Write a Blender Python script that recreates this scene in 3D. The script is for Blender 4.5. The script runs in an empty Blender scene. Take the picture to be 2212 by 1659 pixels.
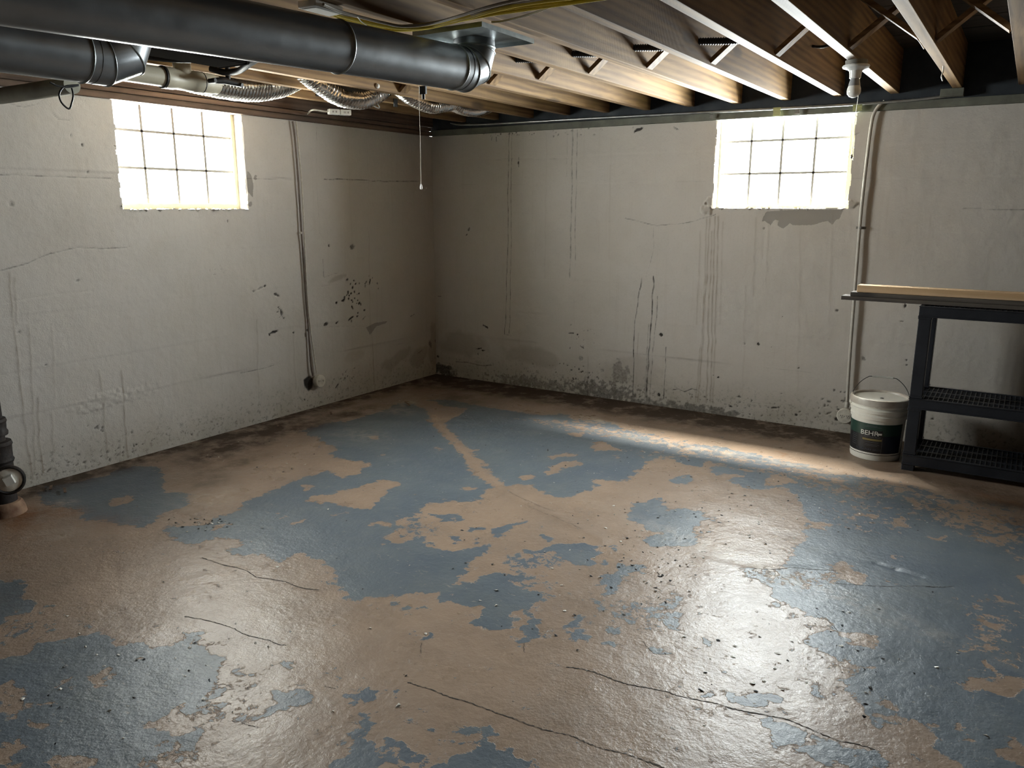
import bpy, bmesh, math, random
import numpy as np
from mathutils import Vector, Matrix

random.seed(7); rng = np.random.default_rng(7)
SC = bpy.context.scene
COL = SC.collection

# ------------------------------------------------------------------ camera
PX_W, PX_H = 2212, 1659
FPX = 1706.2
YAW, PITCH, ROLL = 0.57305, 0.22184, 0.001785
CAM = np.array([4.14604, -5.22543, 1.4])
_f = np.array([-math.sin(YAW)*math.cos(PITCH), math.cos(YAW)*math.cos(PITCH), -math.sin(PITCH)])
_r0 = np.array([math.cos(YAW), math.sin(YAW), 0.0]); _u0 = np.cross(_r0, _f)
_r = _r0*math.cos(ROLL) + _u0*math.sin(ROLL); _u = -_r0*math.sin(ROLL) + _u0*math.cos(ROLL)
cd = bpy.data.cameras.new('camera'); cam = bpy.data.objects.new('camera', cd); COL.objects.link(cam)
cd.sensor_fit = 'HORIZONTAL'; cd.sensor_width = 36.0; cd.lens = FPX/PX_W*36.0
cd.clip_start = 0.02; cd.clip_end = 200
M = Matrix(((_r[0], _u[0], -_f[0], CAM[0]), (_r[1], _u[1], -_f[1], CAM[1]), (_r[2], _u[2], -_f[2], CAM[2]), (0, 0, 0, 1)))
cam.matrix_world = M
SC.camera = cam

# ------------------------------------------------------------------ sky, daylight, exposure
EXPOSURE = 0.12
SKY = 9.0
P_LEFT, P_RIGHT, P_SLOT = 180.0, 250.0, 620.0
SC.view_settings.view_transform = 'Standard'; SC.view_settings.look = 'None'
SC.view_settings.exposure = EXPOSURE; SC.view_settings.gamma = 1.0
SC.view_settings.use_curve_mapping = False
world = bpy.data.worlds.new('overcast_sky'); SC.world = world; world.use_nodes = True
wn = world.node_tree.nodes
wn['Background'].inputs[0].default_value = (0.93, 0.97, 1.0, 1); wn['Background'].inputs[1].default_value = SKY
SC.cycles.use_denoising = True
SC.cycles.max_bounces = 12; SC.cycles.diffuse_bounces = 9; SC.cycles.transparent_max_bounces = 16
SC.cycles.sample_clamp_indirect = 20.0
SC.cycles.blur_glossy = 0.6
SC.cycles.filter_width = 1.0

def area(name, loc, look, w, h, power, color):
    d = bpy.data.lights.new(name, 'AREA'); d.shape = 'RECTANGLE'; d.size = w; d.size_y = h
    d.energy = power; d.color = color
    o = bpy.data.objects.new(name, d); COL.objects.link(o); o.location = loc
    o.rotation_euler = (Vector(look)-Vector(loc)).to_track_quat('-Z', 'Y').to_euler()
    return o
# daylight arriving at each window opening, from outside the glass
area('daylight_window_left', (-0.172, -2.277, 1.70), (1.0, -2.277, 1.70), 0.80, 0.59, P_LEFT, (1.0, 1.0, 0.97))
area('daylight_window_right', (2.765, 0.172, 1.70), (2.765, -1.0, 1.70), 0.80, 0.59, P_RIGHT, (0.93, 0.97, 1.0))
area('daylight_well_slot', (2.88, 0.74, 3.38), (2.88, 0.0, 1.40), 0.75, 0.16, P_SLOT, (1.0, 0.96, 0.88))

# ------------------------------------------------------------------ picture-to-place helper
def ray(px, py):
    return (px-PX_W/2)/FPX*_r - (py-PX_H/2)/FPX*_u + _f
def on(px, py, axis, v):
    d = ray(px, py); t = (v-CAM[axis])/d[axis]; return CAM + d*t
def onx(p, v=0.0): return on(p[0], p[1], 0, v)
def ony(p, v=0.0): return on(p[0], p[1], 1, v)
def onz(p, v=0.0): return on(p[0], p[1], 2, v)

# ------------------------------------------------------------------ noise
_lat = rng.random((512, 512))
def vnoise(x, y):
    xi = np.floor(x).astype(int); yi = np.floor(y).astype(int)
    fx = x-xi; fy = y-yi; fx = fx*fx*(3-2*fx); fy = fy*fy*(3-2*fy)
    a = _lat[xi % 512, yi % 512]; b = _lat[(xi+1) % 512, yi % 512]
    c = _lat[xi % 512, (yi+1) % 512]; d = _lat[(xi+1) % 512, (yi+1) % 512]
    return (a*(1-fx)+b*fx)*(1-fy)+(c*(1-fx)+d*fx)*fy
def fbm(x, y, o=4):
    s = 0; a = 0.5; t = 0
    for k in range(o):
        s = s+a*vnoise(x*2**k+17.3*k, y*2**k+5.1*k); t += a; a *= 0.55
    return s/t

# ------------------------------------------------------------------ materials
def mat(name, color=(0.5, 0.5, 0.5), rough=0.6, metal=0.0, **kw):
    m = bpy.data.materials.new(name); m.use_nodes = True
    b = m.node_tree.nodes['Principled BSDF']
    b.inputs['Base Color'].default_value = (*color, 1); b.inputs['Roughness'].default_value = rough
    b.inputs['Metallic'].default_value = metal
    for k, v in kw.items():
        b.inputs[k.replace('_', ' ')].default_value = v
    return m
class NT:
    def __init__(s, m): s.t = m.node_tree; s.n = s.t.nodes; s.l = s.t.links; s.b = s.n['Principled BSDF']
    def node(s, typ, **kw):
        n = s.n.new(typ)
        for k, v in kw.items():
            if hasattr(n, k): setattr(n, k, v)
            else: n.inputs[k].default_value = v
        return n
    def link(s, a, b): s.l.new(a, b)
    def coords(s, kind='Object', scale=(1, 1, 1)):
        tc = s.n.new('ShaderNodeTexCoord'); mp = s.n.new('ShaderNodeMapping'); mp.inputs['Scale'].default_value = scale
        s.link(tc.outputs[kind], mp.inputs['Vector']); return mp.outputs[0]
    def noise(s, vec, scale=5, detail=4, rough=0.6, dist=0.0):
        n = s.n.new('ShaderNodeTexNoise'); n.inputs['Scale'].default_value = scale; n.inputs['Detail'].default_value = detail
        n.inputs['Roughness'].default_value = rough; n.inputs['Distortion'].default_value = dist
        if vec is not None: s.link(vec, n.inputs['Vector'])
        return n.outputs['Fac']
    def ramp(s, fac, stops):
        r = s.n.new('ShaderNodeValToRGB'); e = r.color_ramp.elements
        while len(e) < len(stops): e.new(0.5)
        for i, (p, c) in enumerate(stops):
            e[i].position = p; e[i].color = (*c, 1) if len(c) == 3 else c
        s.link(fac, r.inputs[0]); return r.outputs[0]
    def rng(s, v, a, b, c=0.0, d=1.0, smooth=False):
        n = s.n.new('ShaderNodeMapRange'); n.inputs[1].default_value = a; n.inputs[2].default_value = b
        n.inputs[3].default_value = c; n.inputs[4].default_value = d
        if smooth: n.interpolation_type = 'SMOOTHSTEP'
        s.link(v, n.inputs[0]); return n.outputs[0]
    def math(s, op, a, b=None):
        n = s.n.new('ShaderNodeMath'); n.operation = op
        for i, v in enumerate((a, b)):
            if v is None: continue
            if isinstance(v, (int, float)): n.inputs[i].default_value = v
            else: s.link(v, n.inputs[i])
        return n.outputs[0]
    def mix(s, fac, a, b, mode='MIX'):
        n = s.n.new('ShaderNodeMix'); n.data_type = 'RGBA'; n.blend_type = mode
        for sock, v in ((n.inputs[0], fac), (n.inputs[6], a), (n.inputs[7], b)):
            if isinstance(v, (int, float)): sock.default_value = v
            elif isinstance(v, tuple): sock.default_value = (*v, 1) if len(v) == 3 else v
            else: s.link(v, sock)
        return n.outputs[2]
    def attr(s, name):
        n = s.n.new('ShaderNodeAttribute'); n.attribute_name = name; return n
    def bump(s, h, strength=0.3, dist=0.01, base=None):
        n = s.n.new('ShaderNodeBump'); n.inputs['Strength'].default_value = strength; n.inputs['Distance'].default_value = dist
        s.link(h, n.inputs['Height'])
        if base is not None: s.link(base, n.inputs['Normal'])
        return n.outputs[0]
    def pos(s):
        return s.n.new('ShaderNodeNewGeometry').outputs['Position']

def noisy(name, c1, c2, rough=0.6, metal=0.0, scale=8, bump=0.15, bscale=60, coords='Object', sc=(1, 1, 1), **kw):
    m = mat(name, c1, rough, metal, **kw); t = NT(m); v = t.coords(coords, sc)
    f = t.noise(v, scale, 5); t.link(t.mix(t.rng(f, 0.3, 0.7), c1, c2), t.b.inputs['Base Color'])
    if bump:
        t.link(t.bump(t.noise(v, bscale, 3), bump, 0.002), t.b.inputs['Normal'])
    t.link(t.rng(t.noise(v, scale*2.3, 3), 0.3, 0.7, rough*0.85, min(1, rough*1.15)), t.b.inputs['Roughness'])
    return m

def wood(name, light, dark, rough=0.75, axis='Y', grime=0.3):
    m = mat(name, light, rough); t = NT(m)
    oi = t.n.new('ShaderNodeObjectInfo')
    tc = t.n.new('ShaderNodeTexCoord'); add = t.n.new('ShaderNodeVectorMath'); add.operation = 'ADD'
    sc = t.n.new('ShaderNodeVectorMath'); sc.operation = 'SCALE'; sc.inputs[3].default_value = 37.0
    cmb = t.n.new('ShaderNodeCombineXYZ')
    for i in range(3): t.link(oi.outputs['Random'], cmb.inputs[i])
    t.link(cmb.outputs[0], sc.inputs[0]); t.link(tc.outputs['Object'], add.inputs[0]); t.link(sc.outputs[0], add.inputs[1])
    mp = t.n.new('ShaderNodeMapping'); s = {'X': (0.6, 9, 9), 'Y': (9, 0.6, 9), 'Z': (9, 9, 0.6)}[axis]
    mp.inputs['Scale'].default_value = s; t.link(add.outputs[0], mp.inputs['Vector'])
    n1 = t.noise(mp.outputs[0], 1.6, 6, 0.6, 1.2)
    w = t.n.new('ShaderNodeTexWave'); w.wave_type = 'RINGS'; w.rings_direction = 'SPHERICAL'
    w.inputs['Scale'].default_value = 1.4; w.inputs['Distortion'].default_value = 5.0; w.inputs['Detail'].default_value = 3
    w.inputs['Detail Scale'].default_value = 0.8
    t.link(mp.outputs[0], w.inputs['Vector'])
    f = t.math('ADD', t.math('MULTIPLY', n1, 0.84), t.math('MULTIPLY', w.outputs['Fac'], 0.16))
    col = t.ramp(f, [(0.36, dark), (0.5, tuple(0.5*(a+b) for a, b in zip(light, dark))), (0.64, light)])
    mp2 = t.n.new('ShaderNodeMapping'); mp2.inputs['Scale'].default_value = (1, 1, 1); t.link(add.outputs[0], mp2.inputs['Vector'])
    g = t.noise(mp2.outputs[0], 1.7, 4, 0.55)
    col = t.mix(t.math('MULTIPLY', t.rng(g, 0.48, 0.72), grime), col, tuple(0.35*a for a in dark))
    tone = t.rng(oi.outputs['Random'], 0, 1, 0.82, 1.12)
    vm = t.n.new('ShaderNodeMix'); vm.data_type = 'RGBA'; vm.blend_type = 'MULTIPLY'; vm.inputs[0].default_value = 1
    cc = t.n.new('ShaderNodeCombineColor')
    for i in range(3): t.link(tone, cc.inputs[i])
    t.link(col, vm.inputs[6]); t.link(cc.outputs[0], vm.inputs[7])
    # knots
    vo = t.n.new('ShaderNodeTexVoronoi'); vo.inputs['Scale'].default_value = 1.0
    mp3 = t.n.new('ShaderNodeMapping'); mp3.inputs['Scale'].default_value = {'X': (1.5, 5, 5), 'Y': (5, 1.5, 5), 'Z': (5, 5, 1.5)}[axis]
    t.link(add.outputs[0], mp3.inputs['Vector']); t.link(mp3.outputs[0], vo.inputs['Vector'])
    k = t.rng(vo.outputs['Distance'], 0.07, 0.16, 0.75, 0.0, True)
    t.link(t.mix(k, vm.outputs[2], tuple(0.3*a for a in dark)), t.b.inputs['Base Color'])
    saw = t.n.new('ShaderNodeTexWave'); saw.inputs['Scale'].default_value = 55; saw.inputs['Distortion'].default_value = 2.0
    saw.bands_direction = axis
    t.link(tc.outputs['Object'], saw.inputs['Vector'])
    h = t.math('ADD', t.math('MULTIPLY', f, 1.0), t.math('MULTIPLY', saw.outputs['Fac'], 0.08))
    t.link(t.bump(h, 0.35, 0.003), t.b.inputs['Normal'])
    return m

# ------------------------------------------------------------------ objects
def wloc(o):
    v = np.zeros(3)
    while o is not None:
        v = v+np.array(o.location); o = o.parent
    return v
def tag(o, label=None, cat=None, group=None, kind=None):
    if label: o['label'] = label
    if cat: o['category'] = cat
    if group: o['group'] = group
    if kind: o['kind'] = kind
    return o
def thing(name, label, cat, loc=(0, 0, 0), group=None):
    o = bpy.data.objects.new(name, None); COL.objects.link(o); o.location = loc
    o.empty_display_size = 0.05
    return tag(o, label, cat, group)

class MB:
    def __init__(s): s.v = []; s.f = []
    def add(s, verts, faces):
        o = len(s.v); s.v.extend([tuple(map(float, p)) for p in verts]); s.f.extend([tuple(i+o for i in f) for f in faces]); return s
    def box(s, a, b):
        x0, y0, z0 = [min(p, q) for p, q in zip(a, b)]; x1, y1, z1 = [max(p, q) for p, q in zip(a, b)]
        return s.add([(x0, y0, z0), (x1, y0, z0), (x1, y1, z0), (x0, y1, z0), (x0, y0, z1), (x1, y0, z1), (x1, y1, z1), (x0, y1, z1)],
                     [(0, 3, 2, 1), (4, 5, 6, 7), (0, 1, 5, 4), (1, 2, 6, 5), (2, 3, 7, 6), (3, 0, 4, 7)])
    def obox(s, p, q, w, h, up=(0, 0, 1)):
        """bar from p to q, w across, h along up"""
        p = np.array(p, float); q = np.array(q, float); a = q-p; a /= np.linalg.norm(a)
        sd = np.cross(a, up); sd /= np.linalg.norm(sd); u = np.cross(sd, a)
        vs = [e+sx*sd*w/2+sz*u*h/2 for e in (p, q) for sx, sz in ((-1, -1), (1, -1), (1, 1), (-1, 1))]
        return s.add(vs, [(0, 1, 2, 3), (4, 7, 6, 5), (0, 4, 5, 1), (1, 5, 6, 2), (2, 6, 7, 3), (3, 7, 4, 0)])
    def tube(s, path, r, seg=16, cap=True):
        P = np.array(path, float); n = len(P); R = np.full(n, r) if np.isscalar(r) else np.array(r, float)
        T = np.gradient(P, axis=0); T /= np.linalg.norm(T, axis=1)[:, None]
        ref = np.array([0, 0, 1.0]) if abs(T[0][2]) < 0.9 else np.array([1.0, 0, 0])
        u = np.cross(T[0], ref); u /= np.linalg.norm(u); vs = []
        for i in range(n):
            u = u-T[i]*(u@T[i]); u /= np.linalg.norm(u); w = np.cross(T[i], u)
            for k in range(seg):
                a = 2*math.pi*k/seg; vs.append(P[i]+R[i]*(math.cos(a)*u+math.sin(a)*w))
        fs = []
        for i in range(n-1):
            for k in range(seg):
                k2 = (k+1) % seg; fs.append((i*seg+k, i*seg+k2, (i+1)*seg+k2, (i+1)*seg+k))
        if cap:
            fs.append(tuple(range(seg))[::-1]); fs.append(tuple((n-1)*seg+k for k in range(seg)))
        return s.add(vs, fs)
    def lathe(s, c, axis, prof, seg=32):
        """prof: list of (radius, height along axis)"""
        c = np.array(c, float); a = np.array(axis, float); a /= np.linalg.norm(a)
        ref = np.array([0, 0, 1.0]) if abs(a[2]) < 0.9 else np.array([1.0, 0, 0])
        u = np.cross(a, ref); u /= np.linalg.norm(u); w = np.cross(a, u); vs = []
        for (r, h) in prof:
            for k in range(seg):
                t = 2*math.pi*k/seg; vs.append(c+a*h+max(r, 1e-4)*(math.cos(t)*u+math.sin(t)*w))
        fs = []
        for i in range(len(prof)-1):
            for k in range(seg):
                k2 = (k+1) % seg; fs.append((i*seg+k, i*seg+k2, (i+1)*seg+k2, (i+1)*seg+k))
        fs.append(tuple(range(seg))[::-1]); fs.append(tuple((len(prof)-1)*seg+k for k in range(seg)))
        return s.add(vs, fs)
    def build(s, name, material, parent=None, smooth=True, bevel=0.0, loc=None, recalc=True):
        me = bpy.data.meshes.new(name)
        base = wloc(parent) if parent is not None else np.zeros(3)
        l = np.array(loc, float) if loc is not None else None
        V = np.array(s.v)
        off = base if l is None else l
        me.from_pydata((V-off).tolist(), [], s.f)
        if recalc:
            bm = bmesh.new(); bm.from_mesh(me); bmesh.ops.recalc_face_normals(bm, faces=bm.faces); bm.to_mesh(me); bm.free()
        me.materials.append(material)
        o = bpy.data.objects.new(name, me); COL.objects.link(o)
        if parent is not None: o.parent = parent
        if l is not None: o.location = l-base
        if smooth:
            me.polygons.foreach_set('use_smooth', [True]*len(me.polygons)); me.set_sharp_from_angle(angle=math.radians(40))
        if bevel:
            md = o.modifiers.new('bevel', 'BEVEL'); md.width = bevel; md.segments = 2; md.limit_method = 'ANGLE'
        return o
def dup(o, loc_delta, parent=None):
    c = o.copy(); COL.objects.link(c); c.location = Vector(o.location)+Vector(loc_delta)
    if parent is not None: c.parent = parent
    return c
def curve(pts, n=40):
    """smooth path through points (Catmull-Rom)"""
    P = np.array(pts, float); P = np.vstack([2*P[0]-P[1], P, 2*P[-1]-P[-2]]); out = []
    m = len(P)-3; k = max(2, n//m)
    for i in range(m):
        p0, p1, p2, p3 = P[i:i+4]
        for t in np.linspace(0, 1, k, endpoint=False):
            out.append(0.5*((2*p1)+(-p0+p2)*t+(2*p0-5*p1+4*p2-p3)*t*t+(-p0+3*p1-3*p2+p3)*t**3))
    out.append(P[-2]); return np.array(out)

# ------------------------------------------------------------------ shared materials
M_WOOD = wood('joist_lumber', (0.31, 0.19, 0.080), (0.145, 0.080, 0.033))
M_WOODX = wood('crossing_lumber', (0.31, 0.195, 0.09), (0.15, 0.085, 0.038), axis='X')
M_OLDWOOD = wood('sill_lumber', (0.20, 0.125, 0.08), (0.09, 0.055, 0.035), grime=0.7)
M_DARKWOOD = noisy('black_wood_hazed', (0.016, 0.021, 0.028), (0.028, 0.035, 0.045), 0.8, scale=5)  # black lifted slightly blue, putting lens haze into the colour
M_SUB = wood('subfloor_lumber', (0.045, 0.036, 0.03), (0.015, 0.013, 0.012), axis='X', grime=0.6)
M_SILLGREEN = noisy('grey_green_sill_paint', (0.17, 0.175, 0.14), (0.09, 0.09, 0.075), 0.8, scale=7, bump=0.4)
M_DUCT = noisy('galvanized_duct', (0.155, 0.165, 0.175), (0.21, 0.22, 0.23), 0.38, 0.9, scale=4, bump=0.05, bscale=300)
M_SHEET = noisy('galvanized_sheet', (0.20, 0.225, 0.225), (0.30, 0.33, 0.33), 0.42, 0.85, scale=25, bump=0.08, bscale=120)
M_FOIL = noisy('crinkled_foil', (0.80, 0.78, 0.75), (0.93, 0.92, 0.9), 0.14, 1.0, scale=30, bump=0.5, bscale=70)
M_PVC = noisy('aged_white_pvc', (0.44, 0.40, 0.30), (0.55, 0.51, 0.40), 0.45, scale=6, bump=0.03)
M_PVCG = noisy('dusty_grey_pipe', (0.20, 0.20, 0.17), (0.30, 0.30, 0.25), 0.6, scale=6, bump=0.2)
M_BLACK = noisy('black_rubber', (0.010, 0.010, 0.011), (0.02, 0.02, 0.022), 0.5, scale=20, bump=0.1)
M_IRON = noisy('rusty_cast_iron', (0.022, 0.012, 0.008), (0.005, 0.0045, 0.0045), 0.75, 0.0, scale=14, bump=0.8, bscale=45)
M_PAINTEDMETAL = noisy('painted_conduit', (0.55, 0.53, 0.48), (0.42, 0.40, 0.36), 0.5, scale=18, bump=0.1)
M_EMT = noisy('steel_conduit', (0.42, 0.43, 0.43), (0.25, 0.26, 0.26), 0.35, 0.8, scale=12, bump=0.05)
M_OLDPAINT = noisy('grubby_white_paint', (0.66, 0.63, 0.56), (0.48, 0.45, 0.39), 0.65, scale=40, bump=0.3, bscale=80)
M_WHITEP = noisy('white_plastic', (0.80, 0.80, 0.77), (0.72, 0.71, 0.68), 0.35, scale=15, bump=0.03)
M_PORCELAIN = mat('white_porcelain', (0.75, 0.76, 0.76), 0.15)
M_YELLOW = noisy('yellow_cable_jacket', (0.60, 0.46, 0.04), (0.45, 0.34, 0.03), 0.5, scale=10, bump=0.05)
M_GREYCABLE = noisy('grey_cable_jacket', (0.42, 0.38, 0.32), (0.3, 0.27, 0.22), 0.6, scale=10, bump=0.05)
M_CHAIN = mat('beaded_brass_chain', (0.6, 0.58, 0.5), 0.3, 0.9)
M_TAPE = noisy('masking_tape', (0.30, 0.32, 0.14), (0.36, 0.37, 0.2), 0.7, scale=12, bump=0.1)
M_GREYCLIP = noisy('grey_strap', (0.12, 0.12, 0.11), (0.2, 0.19, 0.17), 0.6, scale=12, bump=0.1)
M_SHELF = noisy('dark_shelf_plastic', (0.012, 0.014, 0.020), (0.022, 0.025, 0.033), 0.42, scale=9, bump=0.25, bscale=180)
M_PINE = wood('fresh_pine', (0.62, 0.44, 0.27), (0.50, 0.33, 0.18), axis='X', grime=0.05)
M_WEATHERED = wood('weathered_board', (0.13, 0.11, 0.09), (0.06, 0.05, 0.045), axis='X', grime=0.4)
M_PAIL = noisy('white_pail_plastic', (0.84, 0.83, 0.76), (0.74, 0.72, 0.66), 0.35, scale=9, bump=0.05)
M_MORTAR = noisy('pale_mortar', (0.55, 0.52, 0.36), (0.46, 0.42, 0.28), 0.85, scale=30, bump=0.6, bscale=60)
M_MORTARG = noisy('grey_mortar', (0.36, 0.34, 0.30), (0.28, 0.26, 0.23), 0.9, scale=30, bump=0.6, bscale=60)
M_SPIDER = mat('cobweb_thread', (0.6, 0.6, 0.6), 0.5)
M_HOLE = mat('dark_cavity', (0.012, 0.011, 0.010), 0.9, 0.0, Specular_IOR_Level=0.0)

# clear glass block: lets the daylight through
def glass_mat():
    m = bpy.data.materials.new('clear_glass_block'); m.use_nodes = True; t = m.node_tree; n = t.nodes; n.clear()
    out = n.new('ShaderNodeOutputMaterial'); mx = n.new('ShaderNodeMixShader'); tr = n.new('ShaderNodeBsdfTransparent')
    gl = n.new('ShaderNodeBsdfGlossy'); 
    tr.inputs[0].default_value = (0.97, 0.99, 0.98, 1); gl.inputs['Roughness'].default_value = 0.08
    mx.inputs[0].default_value = 0.04; t.links.new(tr.outputs[0], mx.inputs[1]); t.links.new(gl.outputs[0], mx.inputs[2])
    t.links.new(mx.outputs[0], out.inputs[0]); return m
M_GLASS = glass_mat()

# ------------------------------------------------------------------ painted concrete wall material
def wall_mat():
    m = mat('whitewashed_concrete', (0.5, 0.48, 0.44), 0.8); t = NT(m); p = t.pos()
    def n(sc, d=4, r=0.6):
        return t.noise(p, sc, d, r)
    base = t.mix(t.rng(n(0.9, 3), 0.35, 0.68), (0.515, 0.482, 0.440), (0.535, 0.508, 0.478))
    base = t.mix(t.math('MULTIPLY', t.rng(n(5, 5), 0.45, 0.75), 0.22), base, (0.38, 0.35, 0.30))
    base = t.mix(t.math('MULTIPLY', t.rng(n(70, 3), 0.52, 0.75), 0.16), base, (0.33, 0.31, 0.28))
    # faint vertical streaks of old run-off
    mp = t.n.new('ShaderNodeMapping'); mp.inputs['Scale'].default_value = (9, 9, 0.35); t.link(p, mp.inputs['Vector'])
    st = t.rng(t.noise(mp.outputs[0], 3.0, 4, 0.65), 0.56, 0.78)
    base = t.mix(t.math('MULTIPLY', st, 0.18), base, (0.33, 0.28, 0.22))
    # grime close to the floor
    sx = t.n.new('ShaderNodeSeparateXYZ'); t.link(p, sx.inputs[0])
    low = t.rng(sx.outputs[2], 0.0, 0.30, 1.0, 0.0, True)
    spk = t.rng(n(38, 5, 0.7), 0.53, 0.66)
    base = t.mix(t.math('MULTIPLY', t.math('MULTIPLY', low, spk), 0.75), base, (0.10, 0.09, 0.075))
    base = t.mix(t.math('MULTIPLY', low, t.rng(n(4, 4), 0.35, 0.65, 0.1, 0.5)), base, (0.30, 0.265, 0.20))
    a = t.attr('marks'); sep = t.n.new('ShaderNodeSeparateColor'); t.link(a.outputs['Color'], sep.inputs[0])
    ragged = t.math('MULTIPLY', t.math('SUBTRACT', n(60, 4), 0.5), 0.7)
    gray = t.rng(t.math('ADD', sep.outputs[2], ragged), 0.42, 0.50)
    base = t.mix(t.math('MULTIPLY', gray, 0.85), base, (0.27, 0.25, 0.225))
    base = t.mix(sep.outputs[1], base, (0.17, 0.115, 0.065))
    dk = t.rng(t.math('ADD', sep.outputs[0], t.math('MULTIPLY', ragged, t.rng(sep.outputs[0], 0.05, 0.3))), 0.1, 0.85)
    base = t.mix(dk, base, (0.035, 0.030, 0.026))
    t.link(base, t.b.inputs['Base Color'])
    t.link(t.rng(n(6), 0.3, 0.7, 0.62, 0.9), t.b.inputs['Roughness'])
    b1 = t.bump(n(16, 5, 0.55), 0.28, 0.010); b2 = t.bump(n(130, 3, 0.6), 0.5, 0.0022, b1)
    t.link(b2, t.b.inputs['Normal'])
    t.b.inputs['Specular IOR Level'].default_value = 0.3
    return m
M_WALL = wall_mat()

H = 1.942          # top of the concrete walls
ZJ = 2.035         # underside of the joists
RX, RY = 9.0, -8.6 # far extents of the basement

# ------------------------------------------------------------------ walls: relief and marks from what the photo shows
class Field:
    """height and stain maps over one wall, in wall coordinates (u along, z up)"""
    def __init__(s, u0, u1, step, conv):
        s.u = np.arange(u0, u1+step/2, step); s.z = np.linspace(-0.04, H, round((H+0.04)/step)+1)
        s.U, s.Z = np.meshgrid(s.u, s.z, indexing='ij'); s.conv = conv
        s.h = np.zeros_like(s.U); s.R = np.zeros_like(s.U); s.G = np.zeros_like(s.U); s.B = np.zeros_like(s.U)
        s.du = s.u[1]-s.u[0]; s.dz = s.z[1]-s.z[0]
    def win(s, c, r):
        i0 = max(0, int((c[0]-r-s.u[0])/s.du)); i1 = min(len(s.u), int((c[0]+r-s.u[0])/s.du)+2)
        j0 = max(0, int((c[1]-r-s.z[0])/s.dz)); j1 = min(len(s.z), int((c[1]+r-s.z[0])/s.dz)+2)
        return slice(i0, i1), slice(j0, j1)
    def line(s, pts, w, amt, ch='R', dh=0.0, wav=0.0, taper=True):
        P = [s.conv(p) for p in pts]
        for a, b in zip(P[:-1], P[1:]):
            c = (a+b)/2; L = np.linalg.norm(b-a)
            sl = s.win(c, L/2+w*6+0.02)
            if s.U[sl].size == 0: continue
            U = s.U[sl]; Z = s.Z[sl]
            Uw = U+wav*(vnoise(Z*14+3, U*3)-0.5) if abs(b[1]-a[1]) > abs(b[0]-a[0]) else U
            Zw = Z if Uw is not U else Z+wav*(vnoise(U*14, Z*3)-0.5)
            d = (b-a)/max(L, 1e-6); t = np.clip((Uw-a[0])*d[0]+(Zw-a[1])*d[1], 0, L)
            D = np.hypot(Uw-a[0]-t*d[0], Zw-a[1]-t*d[1])
            m = np.exp(-(D/w)**2)*amt*(0.45+0.75*vnoise(U*30, Z*30))
            F = getattr(s, ch); F[sl] = np.maximum(F[sl], m)
            if dh: s.h[sl] += np.exp(-(D/(w*1.3))**2)*dh
    def blob(s, p, a, b, ang, amt, ch='R', dh=0.0, ns=60, nz=1.2):
        c = s.conv(p); sl = s.win(c, max(a, b)*2.2)
        U = s.U[sl]-c[0]; Z = s.Z[sl]-c[1]; ca, sa = math.cos(ang), math.sin(ang)
        D = np.hypot((U*ca+Z*sa)/a, (-U*sa+Z*ca)/b)
        n = fbm(s.U[sl]*ns, s.Z[sl]*ns, 3)-0.5
        a *= 1.0; m = np.clip((1.25-D+n*nz)*2.4, 0, 1)*(D < 2.1)
        F = getattr(s, ch); F[sl] = np.maximum(F[sl], m*amt); s.h[sl] += m*dh
    def poly(s, pts, amt, ch='B', dh=0.0, soft=0.008):
        P = np.array([s.conv(p) for p in pts]); c = (P.max(0)+P.min(0))/2; r = (P.max(0)-P.min(0)).max()/2+0.03
        sl = s.win(c, r); sd = sdpoly(s.U[sl], s.Z[sl], P); m = np.clip(0.5-sd/(2*soft), 0, 1)
        F = getattr(s, ch); F[sl] = np.maximum(F[sl], m*amt); s.h[sl] += m*dh
    def speckle(s, p, a, b, n, size, amt, seed=0):
        r = np.random.default_rng(seed); c = s.conv(p)
        for k in range(n):
            q = (c[0]+r.normal()*a, c[1]+r.normal()*b); sz = size*(0.5+r.random())
            old = s.conv; s.conv = lambda v: np.array(v)
            s.blob(q, sz*(0.7+r.random()), sz, r.random()*3, amt, 'R', -0.003, 90, 0.6); s.conv = old

def sdpoly(X, Y, P):
    d = np.full(X.shape, 1e9); ins = np.zeros(X.shape, bool); n = len(P)
    for i in range(n):
        a = P[i]; b = P[(i+1) % n]; e = b-a; L = e@e
        if L < 1e-12: continue
        t = np.clip(((X-a[0])*e[0]+(Y-a[1])*e[1])/L, 0, 1)
        d = np.minimum(d, np.hypot(X-a[0]-t*e[0], Y-a[1]-t*e[1]))
        if abs(e[1]) > 1e-12:
            c = (a[1] > Y) != (b[1] > Y)
            ins ^= c & (X < (b[0]-a[0])*(Y-a[1])/e[1]+a[0])
    return np.where(ins, -d, d)

def z_(ox, oy, s):
    return lambda pts: [(ox+x/s, oy+y/s) for x, y in pts]

STEP = 0.0062
LU0 = -5.2
L = Field(LU0, 0.0, STEP, lambda p: onx(p, 0.0)[[1, 2]])
Rr = Field(0.0, 5.4, STEP, lambda p: ony(p, 0.0)[[0, 2]])
OPEN_L = (-2.690, -1.856, 1.378, 9.0)
OPEN_R = (2.352, 3.196, 1.388, 9.0)

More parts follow.
